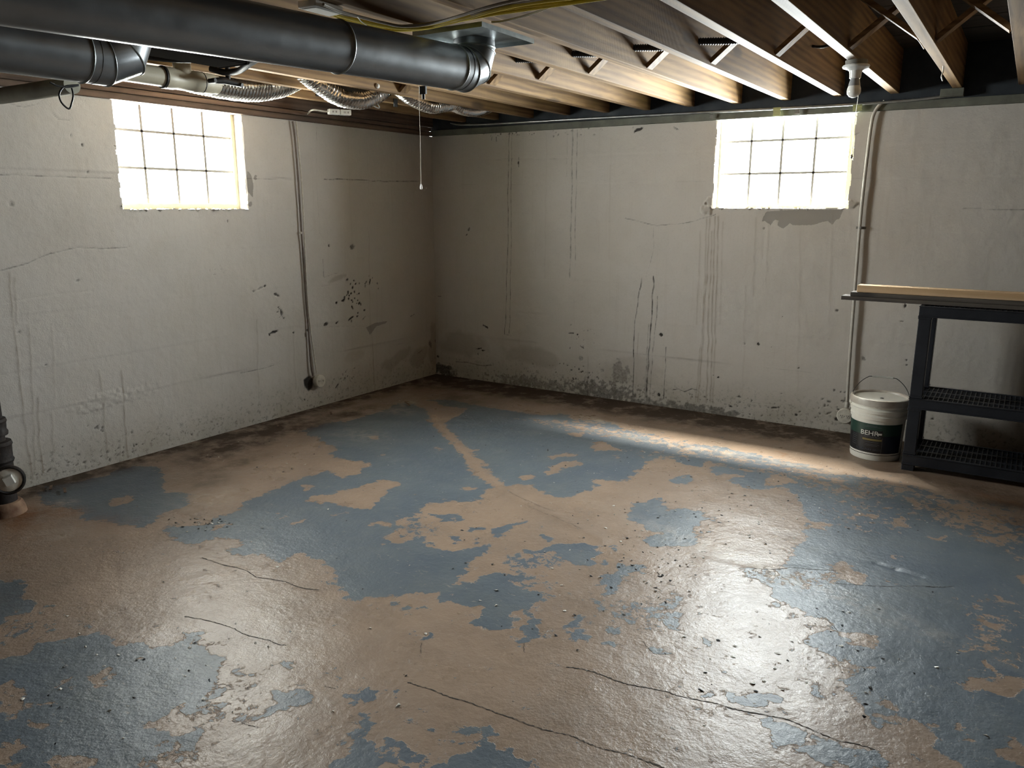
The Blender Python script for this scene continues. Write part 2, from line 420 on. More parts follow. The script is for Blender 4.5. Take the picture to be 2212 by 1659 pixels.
for Fd, sd in ((L, 0.0), (Rr, 40.0)):
    U, Z = Fd.U, Fd.Z
    Fd.h += (fbm(U*1.6+sd, Z*1.6, 3)-0.5)*0.016+(fbm(U*9+sd, Z*9, 3)-0.5)*0.003+(fbm(U*45+sd, Z*45, 2)-0.5)*0.0012
    # board marks of the formwork, lumpy in places
    for zf, st in ((0.355, 1.0), (0.585, 0.5), (0.86, 0.35), (1.13, 0.35), (1.36, 0.5), (1.56, 1.0), (1.755, 0.5)):
        zz = Z+0.008*(vnoise(U*3, U*0+zf*9)-0.5)+(0.012 if Fd is L else 0.0)*np.where(U < -1.5, -1, 0)
        prof = np.clip((zz-zf)/0.006, -1, 1)*np.exp(-np.abs(zz-zf)/0.09)
        on_ = np.clip((fbm(U*2.2+zf*31+sd, U*0+zf, 3)-0.42)*6, 0, 1)
        Fd.h += 0.0020*st*prof*on_
        Fd.R = np.maximum(Fd.R, 0.22*st*np.exp(-((zz-zf)/0.0045)**2)*np.clip((fbm(U*5+sd, U*0+zf*3, 3)-0.5)*9, 0, 1))

# --- left wall marks
c1 = z_(0, 840, 4.608); c2 = z_(520, 500, 4.148); c3 = z_(200, 180, 5.267)
for pts, a in (([(18, 590), (32, 720), (43, 840), (52, 912), (59, 962), (72, 1035)], 0.5), ([(62, 700), (69, 862), (74, 950), (76, 1014)], 0.35),
               ([(80, 860), (84, 944), (90, 990), (95, 1020)], 0.6), ([(111, 894), (117, 979)], 0.35), ([(214, 800), (223, 883), (232, 983)], 0.4),
               ([(262, 800), (267, 868), (276, 988)], 0.6), ([(30, 600), (38, 700)], 0.3), ([(112, 700), (118, 860)], 0.2), ([(555, 690), (560, 860)], 0.3),
               ([(633, 720), (640, 840)], 0.25), ([(806, 740), (810, 850)], 0.55), ([(796, 500), (800, 700), (806, 740)], 0.2)):
    L.line(pts, 0.0045, a, 'G', 0.0008, 0.012)
for pts, a, w in (([(683, 275), (684, 380), (690, 505), (700, 520)], 0.28, 0.0035), ([(697, 560), (699, 598)], 0.7, 0.0035),
                  ([(699, 599), (730, 590)], 0.35, 0.003), ([(0, 585), (30, 578), (60, 570), (85, 558), (110, 548), (170, 534), (230, 537), (280, 533)], 0.55, 0.0035),
                  ([(700, 387), (760, 388), (830, 392), (905, 391)], 0.75, 0.004), ([(530, 385), (640, 388)], 0.35, 0.003), ([(0, 377), (120, 381), (240, 385)], 0.5, 0.004),
                  ([(520, 806), (560, 799), (592, 790)], 0.6, 0.0035), ([(0, 655), (90, 640), (200, 627)], 0.2, 0.003), ([(560, 450), (700, 455)], 0.12, 0.003),
                  ([(793, 283), (797, 420)], 0.2, 0.003), ([(10, 222), (50, 231), (80, 225), (100, 212)], 0.35, 0.003), ([(112, 243), (125, 257), (150, 260)], 0.4, 0.003),
                  ([(674, 620), (730, 615)], 0.2, 0.003), ([(850, 745), (870, 742), (900, 735)], 0.3, 0.003), ([(680, 707), (790, 705)], 0.22, 0.003)):
    L.line(pts, w, a, 'R', -0.0015, 0.006)
for (p, a, b, g, amt) in (((571, 618), .010, .007, .3, .9), ((597, 637), .020, .008, -.5, .8), ((563, 622), .030, .006, .3, .45), ((548, 629), .012, .006, 0, .5),
                          ((601, 664), .005, .005, 0, .8), ((607, 674), .010, .020, .3, .75), ((592, 717), .034, .008, .1, .9), ((583, 722), .012, .006, 1, .8),
                          ((633, 718), .010, .007, 0, .9), ((664, 713), .016, .010, .2, .85), ((659, 724), .008, .016, 0, .45), ((742, 648), .020, .008, .45, .95), ((726, 654), .015, .009, .2, .95),
                          ((703, 700), .018, .013, 0, .8), ((727, 697), .018, .008, .4, .8), ((757, 688), .028, .007, .4, .9), ((771, 683), .010, .006, .2, .8), ((759, 693), .004, .012, 0, .7),
                          ((786, 687), .020, .004, .6, .6), ((761, 533), .022, .020, .3, .62), ((710, 531), .008, .008, .5, .8), ((890, 682), .034, .004, .25, .5),
                          ((799, 609), .006, .026, -.25, .85), ((750, 604), .010, .008, 0, .8), ((757, 614), .006, .008, 0, .8), ((765, 607), .007, .005, 0, .7),
                          ((942, 640), .020, .006, .1, .7), ((943, 718), .014, .040, 0, .75), ((942, 735), .010, .020, 0, .7), ((930, 745), .016, .03, .4, .5), ((907, 760), .03, .006, .3, .4),
                          ((658, 863), .006, .008, .4, .9), ((746, 803), .004, .005, 0, .8), ((728, 833), .02, .006, .7, .7), ((744, 817), .008, .008, 0, .6),
                          ((169, 606), .012, .006, .5, .4), ((24, 440), .012, .010, 0, .3), ((178, 313), .006, .008, 0, .6), ((154, 293), .004, .006, 0, .6),
                          ((191, 371), .005, .007, 0, .6), ((492, 478), .004, .010, 0, .7), ((40, 718), .01, .004, .3, .3), ((98, 788), .006, .003, .4, .6),
                          ((285, 934), .005, .008, 0, .6), ((295, 960), .006, .005, 0, .9), ((308, 960), .005, .004, 0, .8), ((290, 962), .004, .006, 0, .8), ((136, 965), .005, .004, 0, .7)):
    L.blob(p, a, b, g, amt, 'R', -0.004)
L.speckle((763, 640), 0.055, 0.045, 26, 0.0065, 0.85, 3); L.speckle((795, 610), 0.05, 0.03, 12, 0.005, 0.6, 4)
L.speckle((607, 672), 0.02, 0.03, 8, 0.004, 0.7, 5); L.speckle((460, 585), 0.05, 0.015, 14, 0.003, 0.35, 6)
L.speckle((740, 815), 0.08, 0.03, 16, 0.005, 0.6, 8); L.speckle((215, 925), 0.03, 0.02, 8, 0.004, 0.6, 9); L.speckle((350, 950), 0.25, 0.03, 30, 0.004, 0.6, 10)
L.speckle((700, 870), 0.12, 0.02, 20, 0.004, 0.5, 11); L.speckle((130, 1010), 0.2, 0.02, 30, 0.004, 0.5, 12)
L.poly(c2([(1120, 860), (1200, 820), (1260, 810), (1320, 800), (1300, 825), (1220, 850), (1190, 890), (1160, 930), (1140, 890)]), 0.8, 'B', -0.002)
L.poly(c3([(1760, 990), (1800, 1030), (1830, 1150), (1820, 1300), (1770, 1240), (1745, 1230), (1750, 1100)]), 0.9, 'B', -0.003)
L.poly(c3([(1830, 1085), (1850, 1040), (1875, 1045), (1865, 1075), (1880, 1090), (1850, 1100)]), 0.9, 'B', -0.002)
L.poly(c3([(1780, 1345), (1810, 1340), (1815, 1390), (1790, 1410), (1765, 1390)]), 0.8, 'B', -0.002)
L.blob((857, 775), 0.16, 0.05, 0.3, 0.28, 'G', 0, 9); L.blob((905, 770), 0.10, 0.06, 0.3, 0.30, 'G', 0, 9); L.blob((760, 770), 0.10, 0.04, 0, 0.15, 'G', 0, 9)
L.blob((730, 600), 0.09, 0.02, 0.2, 0.30, 'G', 0, 20); L.blob((935, 750), 0.05, 0.16, 0, 0.35, 'G', 0, 12)
L.poly(c2([(566, 1330), (620, 1290), (650, 1320), (650, 1400), (610, 1430), (575, 1390)]), 1.0, 'R', -0.006)
for p in ((230, 865), (265, 855), (300, 848), (200, 872)):
    L.blob(p, 0.12, 0.03, 0.2, 0.02, 'R', 0.0018, 40, 2.0)

# --- right wall marks
c4 = z_(1500, 200, 5.027); c5 = z_(1280, 700, 3.8138)
for pts, a, w, ch in (([(1100, 288), (1098, 400), (1098, 500), (1094, 640), (1090, 722)], 0.75, 0.0035, 'R'), ([(1106, 288), (1104, 400), (1105, 500), (1102, 640), (1100, 720)], 0.65, 0.0035, 'R'),
                      ([(1237, 280), (1236, 350), (1235, 480), (1231, 600)], 0.45, 0.007, 'R'), ([(1247, 280), (1246, 350), (1244, 480), (1243, 560)], 0.5, 0.0035, 'R'),
                      ([(1225, 280), (1224, 380)], 0.4, 0.003, 'R'), ([(1243, 560), (1240, 700), (1232, 745)], 0.2, 0.0035, 'R'),
                      ([(1412, 597), (1409, 650), (1405, 700), (1400, 780), (1396, 866)], 1.0, 0.0045, 'R'), ([(1400, 700), (1397, 760), (1393, 862)], 0.6, 0.0035, 'R'),
                      ([(1421, 640), (1411, 740), (1408, 780), (1403, 866)], 0.6, 0.0035, 'R'), ([(1386, 600), (1378, 650), (1369, 700), (1368, 790), (1366, 868)], 0.85, 0.0035, 'R'),
                      ([(1378, 720), (1374, 860)], 0.4, 0.003, 'G'), ([(1438, 750), (1434, 865)], 0.75, 0.003, 'R'), ([(1412, 480), (1410, 545), (1396, 598)], 0.35, 0.003, 'R'),
                      ([(1545, 463), (1520, 472), (1500, 478), (1460, 484), (1420, 487), (1380, 478), (1350, 472)], 0.55, 0.0035, 'R'),
                      ([(1453, 842), (1465, 840), (1479, 845), (1487, 842), (1495, 839), (1505, 842), (1513, 849)], 0.75, 0.0035, 'R'),
                      ([(1012, 345), (1100, 344), (1230, 342)], 0.25, 0.003, 'R'), ([(1110, 458), (1200, 461)], 0.2, 0.003, 'R'),
                      ([(985, 781), (1010, 783), (1040, 790), (1062, 790)], 0.8, 0.004, 'R'), ([(1120, 340), (1120, 360)], 0.7, 0.003, 'R'),
                      ([(1063, 296), (1062, 303)], 0.8, 0.004, 'R'), ([(1072, 296), (1073, 305)], 0.8, 0.004, 'R'),
                      ([(1088, 722), (1104, 725)], 0.5, 0.003, 'R'), ([(1015, 617), (1010, 640)], 0.25, 0.003, 'R'),
                      ([(1650, 520), (1648, 560)], 0.3, 0.003, 'R'), ([(1620, 870), (1700, 875)], 0.3, 0.003, 'R'), ([(2080, 450), (2212, 452)], 0.5, 0.003, 'R')):
    Rr.line(pts, w, a, ch, -0.001, 0.01)
for pts, a in (([(1543, 468), (1541, 560), (1539, 700), (1537, 780), (1535, 868)], .55), ([(1550, 468), (1549, 560), (1546, 700), (1543, 780), (1540, 868)], .5),
               ([(1532, 470), (1526, 600), (1520, 690), (1516, 760), (1508, 868)], .5), ([(1525, 470), (1520, 690), (1512, 760), (1503, 868)], .4), ([(1537, 500), (1531, 690), (1526, 870)], .5),
               ([(1512, 500), (1506, 700)], .3), ([(1270, 770), (1268, 850)], .25), ([(1345, 780), (1342, 862)], .35), ([(1330, 790), (1327, 860)], .3),
               ([(1560, 480), (1556, 700)], .25), ([(1632, 470), (1630, 560), (1626, 640)], .2), ([(1660, 480), (1655, 620)], .18), ([(1800, 460), (1790, 700)], .15), ([(1180, 290), (1178, 600)], .12),
               ([(1320, 300), (1316, 560)], .1), ([(1610, 620), (1604, 860)], .15), ([(1730, 500), (1722, 860)], .12)):
    Rr.line(pts, 0.005, a, 'G', 0.0008, 0.012)
for (p, a, b, g, amt) in (((1428, 723), .014, .010, .2, .9), ((1247, 723), .008, .007, 0, .9), ((1236, 720), .03, .004, 0, .7), ((1638, 743), .010, .008, 0, .8), ((1609, 742), .008, .006, .4, .4),
                          ((1666, 750), .006, .005, 0, .5), ((1672, 881), .018, .007, .1, .8), ((1551, 815), .009, .006, .2, .9), ((1541, 811), .005, .004, 0, .7), ((1579, 878), .012, .006, 0, .8),
                          ((1719, 896), .010, .008, 0, .9), ((1423, 853), .010, .012, .5, .9), ((1012, 496), .016, .010, .7, .6), ((1008, 507), .010, .005, .6, .7), ((1050, 706), .022, .006, -.4, .85),
                          ((1044, 703), .006, .008, 0, .7), ((1035, 753), .028, .005, .2, .9), ((1043, 757), .018, .005, .0, .8), ((1032, 766), .004, .010, 0, .7), ((1231, 752), .008, .010, 0, .5),
                          ((1257, 750), .018, .005, -.5, .8), ((1120, 352), .004, .012, 0, .8), ((1380, 280), .03, .010, .35, .95), ((1372, 284), .012, .008, 0, .9),
                          ((1460, 277), .02, .005, -.5, .5), ((949, 640), .02, .004, .1, .6), ((946, 770), .012, .01, 0, .8), ((968, 795), .02, .006, -.2, .8), ((948, 790), .02, .03, 0, .6),
                          ((1690, 684), .004, .004, 0, .8), ((1725, 795), .004, .004, 0, .7), ((1688, 850), .005, .005, 0, .7), ((1790, 893), .02, .005, .5, .7), ((1807, 905), .012, .012, 0, .9),
                          ((1771, 893), .006, .006, 0, .5), ((1955, 660), .006, .012, 0, .9), ((1948, 694), .008, .003, 0, .7), ((1958, 778), .006, .005, 0, .9), ((1958, 788), .006, .005, 0, .8),
                          ((1808, 670), .010, .008, 0, .7), ((1866, 775), .01, .015, .6, .5), ((2014, 905), .006, .005, 0, .8), ((1850, 290), .02, .006, .5, .3),
                          ((1300, 800), .02, .012, 0, .3), ((1255, 775), .02, .015, 0, .4)):
    Rr.blob(p, a, b, g, amt, 'R', -0.003)
Rr.poly(c4([(780, 1290), (1100, 1270), (1620, 1270), (1580, 1370), (1540, 1380), (1500, 1440), (1450, 1390), (1280, 1440), (1060, 1440), (1040, 1420), (960, 1480), (900, 1440), (910, 1390), (870, 1380), (830, 1440), (770, 1400), (730, 1400), (740, 1360)]), 0.85, 'B', -0.002)
Rr.poly(c4([(740, 1465), (770, 1460), (765, 1490), (735, 1485)]), 0.9, 'B', -0.002)
Rr.blob((1310, 850), 0.30, 0.070, 0, 0.52, 'R', 0, 45, 2.8); Rr.blob((1390, 872), 0.16, 0.05, 0, 0.5, 'R', 0, 45, 2.8); Rr.blob((1160, 830), 0.35, 0.05, 0, 0.42, 'R', 0, 45, 2.8)
Rr.blob((960, 800), 0.12, 0.04, 0, 0.7, 'R', 0, 28, 2.0); Rr.blob((1500, 885), 0.30, 0.035, 0, 0.55, 'R', 0, 28, 2.2); Rr.blob((1340, 810), 0.06, 0.08, 0, 0.4, 'R', 0, 28, 2.2)
Rr.blob((1000, 740), 0.20, 0.10, 0, 0.28, 'G', 0, 8); Rr.blob((1150, 770), 0.25, 0.07, 0, 0.25, 'G', 0, 8); Rr.blob((1360, 800), 0.2, 0.10, 0, 0.18, 'G', 0, 8)
Rr.speckle((1240, 810), 0.22, 0.05, 50, 0.0045, 0.7, 21); Rr.speckle((1090, 290), 0.12, 0.012, 22, 0.004, 0.7, 22); Rr.speckle((1540, 870), 0.3, 0.04, 40, 0.004, 0.6, 23)
Rr.speckle((1700, 890), 0.25, 0.04, 30, 0.004, 0.6, 24); Rr.speckle((1250, 730), 0.08, 0.06, 14, 0.004, 0.5, 25); Rr.speckle((1820, 880), 0.08, 0.06, 26, 0.006, 0.7, 26)
Rr.speckle((1230, 285), 0.2, 0.012, 18, 0.004, 0.5, 27)
for p in ((1535, 440), (1528, 452), (1838, 440)):
    Rr.blob(p, 0.03, 0.03, 0, 0.25, 'G', 0.010, 50, 1.5)

def build_wall(F, op, name, side):
    h = np.clip(F.h, -0.012, 0.02)
    nu, nz = F.U.shape
    # ragged painted edge of the opening
    rag = 0.006*(fbm(F.U*20, F.Z*20, 2)-0.5)*2
    cu = (F.U[:-1, :-1]+F.du/2); cz = (F.Z[:-1, :-1]+F.dz/2); rg = rag[:-1, :-1]
    hole = (cu > op[0]+rg) & (cu < op[1]-rg) & (cz > op[2]+rg)
    if side == 'L': V = np.stack([h, F.U, F.Z], -1)
    else: V = np.stack([F.U, -h, F.Z], -1)
    V = V.reshape(-1, 3)
    idx = np.arange(nu*nz).reshape(nu, nz)
    q = np.stack([idx[:-1, :-1], idx[1:, :-1], idx[1:, 1:], idx[:-1, 1:]], -1)
    q = q[~hole].reshape(-1, 4)
    if side == 'L': pass
    me = bpy.data.meshes.new(name)
    me.vertices.add(len(V)); me.vertices.foreach_set('co', V.ravel())
    me.loops.add(q.size); me.loops.foreach_set('vertex_index', q.ravel())
    me.polygons.add(len(q)); me.polygons.foreach_set('loop_start', np.arange(0, q.size, 4)); me.polygons.foreach_set('loop_total', np.full(len(q), 4))
    me.polygons.foreach_set('use_smooth', np.ones(len(q), bool))
    me.update(calc_edges=True)
    a = me.color_attributes.new('marks', 'FLOAT_COLOR', 'POINT')
    a.data.foreach_set('color', np.stack([F.R, F.G, F.B, np.ones_like(F.R)], -1).ravel().astype(np.float32))
    me.materials.append(M_WALL)
    o = bpy.data.objects.new(name, me); COL.objects.link(o); tag(o, kind='structure')
    return o
wall_left = build_wall(L, OPEN_L, 'wall_left', 'L')
tag(wall_left, 'left whitewashed concrete basement wall with glass block window', None)
wall_right = build_wall(Rr, OPEN_R, 'wall_right', 'R')
tag(wall_right, 'right whitewashed concrete basement wall with drip stains', None)
TH = 0.165
b = MB(); o0, o1, oz, _ = OPEN_L
b.box((-TH, RY, -0.15), (-0.012, o0, H)); b.box((-TH, o1, -0.15), (-0.012, TH, H)); b.box((-TH, o0, -0.15), (-0.012, o1, oz))
b.build('wall_core', M_WALL, wall_left, smooth=False, recalc=False)
b = MB(); o0, o1, oz, _ = OPEN_R
b.box((-0.012, 0.012, -0.15), (o0, TH, H)); b.box((o1, 0.012, -0.15), (RX, TH, H)); b.box((o0, 0.012, -0.15), (o1, TH, oz))
b.build('wall_core', M_WALL, wall_right, smooth=False, recalc=False)
b = MB(); b.box((-TH, RY, -0.15), (0.004, LU0, H)); b.build('wall_face', M_WALL, wall_left, smooth=False)
b = MB(); b.box((5.4, -0.004, -0.15), (RX, 0.013, H)); b.build('wall_face', M_WALL, wall_right, smooth=False)
# walls behind the camera
M_BARE = noisy('bare_dark_concrete', (0.10, 0.095, 0.088), (0.15, 0.14, 0.13), 0.9, scale=2, bump=0.3, coords='Object')
b = MB(); b.box((RX, RY, -0.15), (RX+0.16, TH, 2.3)); tag(b.build('wall_side', M_BARE, None, smooth=False), 'far side concrete wall behind the camera', kind='structure')
b = MB(); b.box((-TH, RY-0.16, -0.15), (RX+0.16, RY, 2.3))
tag(b.build('wall_back', M_BARE, None, smooth=False), 'back concrete wall behind the camera', kind='structure')

# ------------------------------------------------------------------ glass block windows
def rounded_block(w, h, d):
    bm = bmesh.new(); bmesh.ops.create_cube(bm, size=1.0)
    for v in bm.verts: v.co = Vector((v.co.x*d, v.co.y*w, v.co.z*h))
    bmesh.ops.bevel(bm, geom=bm.edges[:], offset=0.010, segments=3, affect='EDGES')
    me = bpy.data.meshes.new('glass_block'); bm.to_mesh(me); bm.free()
    me.polygons.foreach_set('use_smooth', [True]*len(me.polygons)); me.materials.append(M_GLASS); return me
BLOCK = rounded_block(0.192, 0.196, 0.075)
def window(name, label, side, edges, zs, y0, y1, z0):
    """edges: block joint positions along the wall; zs: joint heights; glass face 0.095 behind the wall face"""
    root = bpy.data.objects.new(name, None); COL.objects.link(root); tag(root, label, None, kind='structure')
    def P(u, dpt, z): return (-dpt, u, z) if side == 'L' else (u, dpt, z)
    def bx(mb, u0, d0, z0_, u1, d1, z1_): mb.box(P(u0, d0, z0_), P(u1, d1, z1_))
    root.location = P((y0+y1)/2, 0.13, z0)
    D0, D1 = 0.095, 0.165
    # mortar bed around the panel
    f = MB(); e0, e1 = edges[0], edges[-1]; ztop = H+0.06
    bx(f, y0, D0-0.014, z0, e0+0.004, D1, ztop); bx(f, e1-0.004, D0-0.014, z0, y1, D1, ztop); bx(f, e0, D0-0.014, z0, e1, D1, zs[0]+0.002)
    f.build('mortar_surround', M_MORTAR, root, smooth=False, bevel=0.004)
    # joints
    j = MB()
    for e in edges[1:-1]: bx(j, e-0.0065, D0-0.001, zs[0], e+0.0065, D1+0.002, ztop)
    for z in zs[1:-1]: bx(j, e0, D0-0.001, z-0.0060, e1, D1+0.002, z+0.0060)
    j.build('mortar_joint', M_MORTARG, root, smooth=False)
    for i in range(len(edges)-1):
        for k in range(len(zs)-1):
            o = bpy.data.objects.new('glass_block', BLOCK); COL.objects.link(o); o.parent = root
            c = P((edges[i]+edges[i+1])/2, (D0+D1)/2+0.001, (zs[k]+zs[k+1])/2)
            o.location = Vector(c)-root.location
            if side == 'R': o.rotation_euler = (0, 0, math.pi/2)
            o.scale = (0.85, (edges[i+1]-edges[i]-0.012)/0.192, (zs[k+1]-zs[k]-0.012)/0.196)
    # crumbly painted sill and jamb edges
    s = MB(); r = random.Random(5 if side == 'L' else 6)
    n = 46
    def lump(u, d, z, sz):
        a, b_, c = [sz*(0.6+r.random()) for _ in range(3)]
        p = P(u, d, z); vs = []
        for t in range(6):
            an = t*math.pi/3; vs.append((p[0]+a*math.cos(an), p[1]+b_*math.sin(an), p[2]+c*0.3*(r.random()-0.5)))
        vs.append((p[0], p[1], p[2]+c*0.7)); vs.append((p[0], p[1], p[2]-c*0.7))
        s.add(vs, [(t, (t+1) % 6, 6) for t in range(6)]+[((t+1) % 6, t, 7) for t in range(6)])
    for i in range(n):
        lump(y0+(y1-y0)*(i+r.random())/n, -0.005+0.10*r.random()**2, z0+0.001, 0.010)
    for i in range(26):
        lump(y1-0.001, -0.004+0.08*r.random(), z0+(H-z0)*r.random(), 0.007); lump(y0+0.001, -0.004+0.08*r.random(), z0+(H-z0)*r.random(), 0.007)
    tag(s.build('paint_crumbs', M_WALL, root), kind='stuff')
    return root
window('window_1', 'glass block window in the left wall', 'L', [-2.682, -2.473, -2.273, -2.073, -1.876], [1.408, 1.603, 1.804, 2.0], OPEN_L[0]-0.006, OPEN_L[1]+0.004, OPEN_L[2]-0.004)
window('window_2', 'glass block window in the right wall', 'R', [2.365, 2.556, 2.752, 2.955, 3.158], [1.405, 1.607, 1.811, 2.0], OPEN_R[0]-0.004, OPEN_R[1]+0.004, OPEN_R[2]-0.004)

# ------------------------------------------------------------------ floor
def floor_mat():
    m = mat('worn_painted_concrete', (0.3, 0.25, 0.2), 0.4); t = NT(m); p = t.pos()
    def n(sc, d=4, r=0.6, di=0.0): return t.noise(p, sc, d, r, di)
    a = t.attr('paint'); c = t.attr('dirt_shade'); ds = t.attr('pale')
    edge = t.math('ADD', t.math('MULTIPLY', t.math('SUBTRACT', n(26, 6, 0.72, 0.3), 0.5), 2.0), t.math('MULTIPLY', t.math('SUBTRACT', n(8, 3, 0.5), 0.5), 0.5))
    v = t.math('ADD', a.outputs['Fac'], edge)
    mask = t.rng(v, 0.47, 0.51)
    lipd = t.rng(v, 0.38, 0.50)
    tan = t.mix(t.rng(n(1.3, 4), 0.35, 0.65), (0.268, 0.194, 0.142), (0.230, 0.167, 0.124))
    tan = t.mix(t.math('MULTIPLY', t.rng(n(2.6, 6, 0.7), 0.46, 0.66), 0.42), tan, (0.195, 0.150, 0.118))
    tan = t.mix(t.math('MULTIPLY', t.rng(n(9, 6, 0.7), 0.52, 0.70), 0.40), tan, (0.175, 0.122, 0.088))
    tan = t.mix(t.math('MULTIPLY', t.rng(n(60, 4, 0.7), 0.55, 0.7), 0.30), tan, (0.36, 0.28, 0.215))
    blue = t.mix(t.rng(n(1.7, 4), 0.35, 0.65), (0.088, 0.106, 0.128), (0.108, 0.126, 0.140))
    blue = t.mix(t.math('MULTIPLY', t.rng(n(4.5, 6, 0.72), 0.48, 0.68), 0.45), blue, (0.145, 0.155, 0.150))
    # fine scuffs through the paint
    mp = t.n.new('ShaderNodeMapping'); mp.inputs['Scale'].default_value = (1.0, 2.6, 1.0); mp.inputs['Rotation'].default_value = (0, 0, 0.2); t.link(p, mp.inputs['Vector'])
    sc = t.rng(t.noise(mp.outputs[0], 26, 5, 0.75), 0.625, 0.67)
    blue = t.mix(t.math('MULTIPLY', sc, 0.75), blue, (0.27, 0.25, 0.21))
    col = t.mix(mask, tan, blue)
    col = t.mix(t.math('MULTIPLY', ds.outputs['Fac'], t.rng(n(14, 4, 0.7), 0.40, 0.62)), col, (0.44, 0.38, 0.31))
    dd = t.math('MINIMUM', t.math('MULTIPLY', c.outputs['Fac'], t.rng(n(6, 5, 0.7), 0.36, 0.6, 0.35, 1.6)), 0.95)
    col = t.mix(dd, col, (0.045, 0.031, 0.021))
    ru = t.attr('rust'); col = t.mix(t.math('MULTIPLY', ru.outputs['Fac'], t.rng(n(12, 4), 0.35, 0.6)), col, (0.20, 0.085, 0.030))
    dots = t.rng(n(85, 2, 0.5), 0.735, 0.76)
    col = t.mix(t.math('MULTIPLY', dots, 0.6), col, (0.03, 0.025, 0.02))
    t.link(col, t.b.inputs['Base Color'])
    rg = t.mix(mask, t.rng(n(5, 4), 0.3, 0.7, 0.24, 0.36), t.rng(n(5, 4), 0.3, 0.7, 0.30, 0.42))
    bw = t.n.new('ShaderNodeRGBToBW'); t.link(rg, bw.inputs[0])
    rr = t.math('ADD', bw.outputs[0], t.math('MULTIPLY', dd, 0.4))
    t.link(rr, t.b.inputs['Roughness'])
    b1 = t.bump(n(3.5, 4, 0.5), 0.35, 0.02); b2 = t.bump(n(48, 5, 0.65), 0.6, 0.0042, b1); b3 = t.bump(lipd, 0.6, 0.0016, b2)
    t.link(b3, t.b.inputs['Normal']); t.b.inputs['Specular IOR Level'].default_value = 0.16
    return m
M_FLOOR = floor_mat()

FS = 0.0105
fx = np.arange(0.0, 5.0+FS/2, FS); fy = np.arange(-4.75, 0.0+FS/2, FS)
FX, FY = np.meshgrid(fx, fy, indexing='ij')
FXW = FX+0.060*(fbm(FX*7, FY*7, 2)-0.5)+0.050*(fbm(FX*21+9, FY*21, 2)-0.5)+0.028*(vnoise(FX*48, FY*48)-0.5)
FYW = FY+0.060*(fbm(FX*7+33, FY*7+8, 2)-0.5)+0.050*(fbm(FX*21+3, FY*21+55, 2)-0.5)+0.028*(vnoise(FX*48+7, FY*48+4)-0.5)
paint = np.zeros_like(FX); dirt_shade = np.zeros_like(FX); pale = np.zeros_like(FX); rust = np.zeros_like(FX)
def fpoly(pts, val, arr=None, soft=0.022):
    global paint
    P = np.array([onz(p)[:2] for p in pts]); lo = P.min(0)-0.12; hi = P.max(0)+0.12
    i0, i1 = np.searchsorted(fx, [lo[0], hi[0]]); j0, j1 = np.searchsorted(fy, [lo[1], hi[1]])
    i0 = max(i0-1, 0); j0 = max(j0-1, 0)
    if i1 <= i0 or j1 <= j0: return
    sl = (slice(i0, i1), slice(j0, j1)); sd = sdpoly(FXW[sl], FYW[sl], P)
    A = paint if arr is None else arr
    w = np.clip(0.5-sd/(2*soft), 0, 1); w = w*w*(3-2*w)
    A[sl] = A[sl]*(1-w)+val*w
S = 2.989
zA = z_(0, 1000, S); zB = z_(0, 1320, S); zC = z_(440, 830, S); zD = z_(700, 1100, S); zE = z_(700, 1320, S); zF = z_(1080, 840, S)
zG = z_(1400, 1100, 2.724); zH = z_(1400, 1320, 2.724)
paint[:] = 0.12
BL, TN = 0.90, 0.10
# big blue field on the left of the long ridge
fpoly([(888, 868), (850, 872), (812, 889), (760, 905), (700, 912), (647, 930), (688, 945), (741, 964), (724, 977), (731, 991), (801, 997), (771, 1017), (734, 1027), (701, 1014), (654, 1031), (574, 1064), (490, 1101), (450, 1124),
       (443, 1130), (400, 1135), (355, 1137), (372, 1150), (395, 1164), (435, 1172), (482, 1154), (542, 1167), (478, 1187), (500, 1192), (569, 1187), (572, 1204), (610, 1210), (636, 1197), (703, 1204), (729, 1227), (727, 1250),
       (750, 1274), (737, 1286), (800, 1282), (867, 1276), (914, 1271), (951, 1266), (941, 1287), (944, 1296), (968, 1291), (984, 1301), (1018, 1309), (1028, 1299), (1048, 1302), (1045, 1327), (1021, 1344), (1034, 1349), (1068, 1354),
       (1108, 1344), (1098, 1331), (1098, 1317), (1125, 1316), (1138, 1324), (1148, 1321), (1145, 1304), (1172, 1291), (1172, 1277), (1135, 1267), (1108, 1261), (1101, 1247), (1145, 1251), (1148, 1240), (1128, 1230), (1095, 1232), (1061, 1239),
       (1041, 1252), (991, 1257), (968, 1256), (991, 1244), (1008, 1234), (1008, 1224), (1035, 1200), (1065, 1174), (1011, 1179), (971, 1182), (948, 1184), (934, 1174), (921, 1160), (917, 1150), (894, 1164), (874, 1174), (834, 1177),
       (844, 1164), (827, 1159), (864, 1140), (854, 1127), (881, 1130), (897, 1140), (927, 1132), (941, 1127), (921, 1120), (894, 1110), (915, 1098), (902, 1094), (942, 1083), (975, 1079), (1009, 1078), (1036, 1076), (1042, 1061), (1072, 1052),
       (1076, 1044), (1036, 1021), (1019, 1007), (1005, 984), (992, 964), (962, 934), (945, 917), (925, 905), (918, 880)], BL)
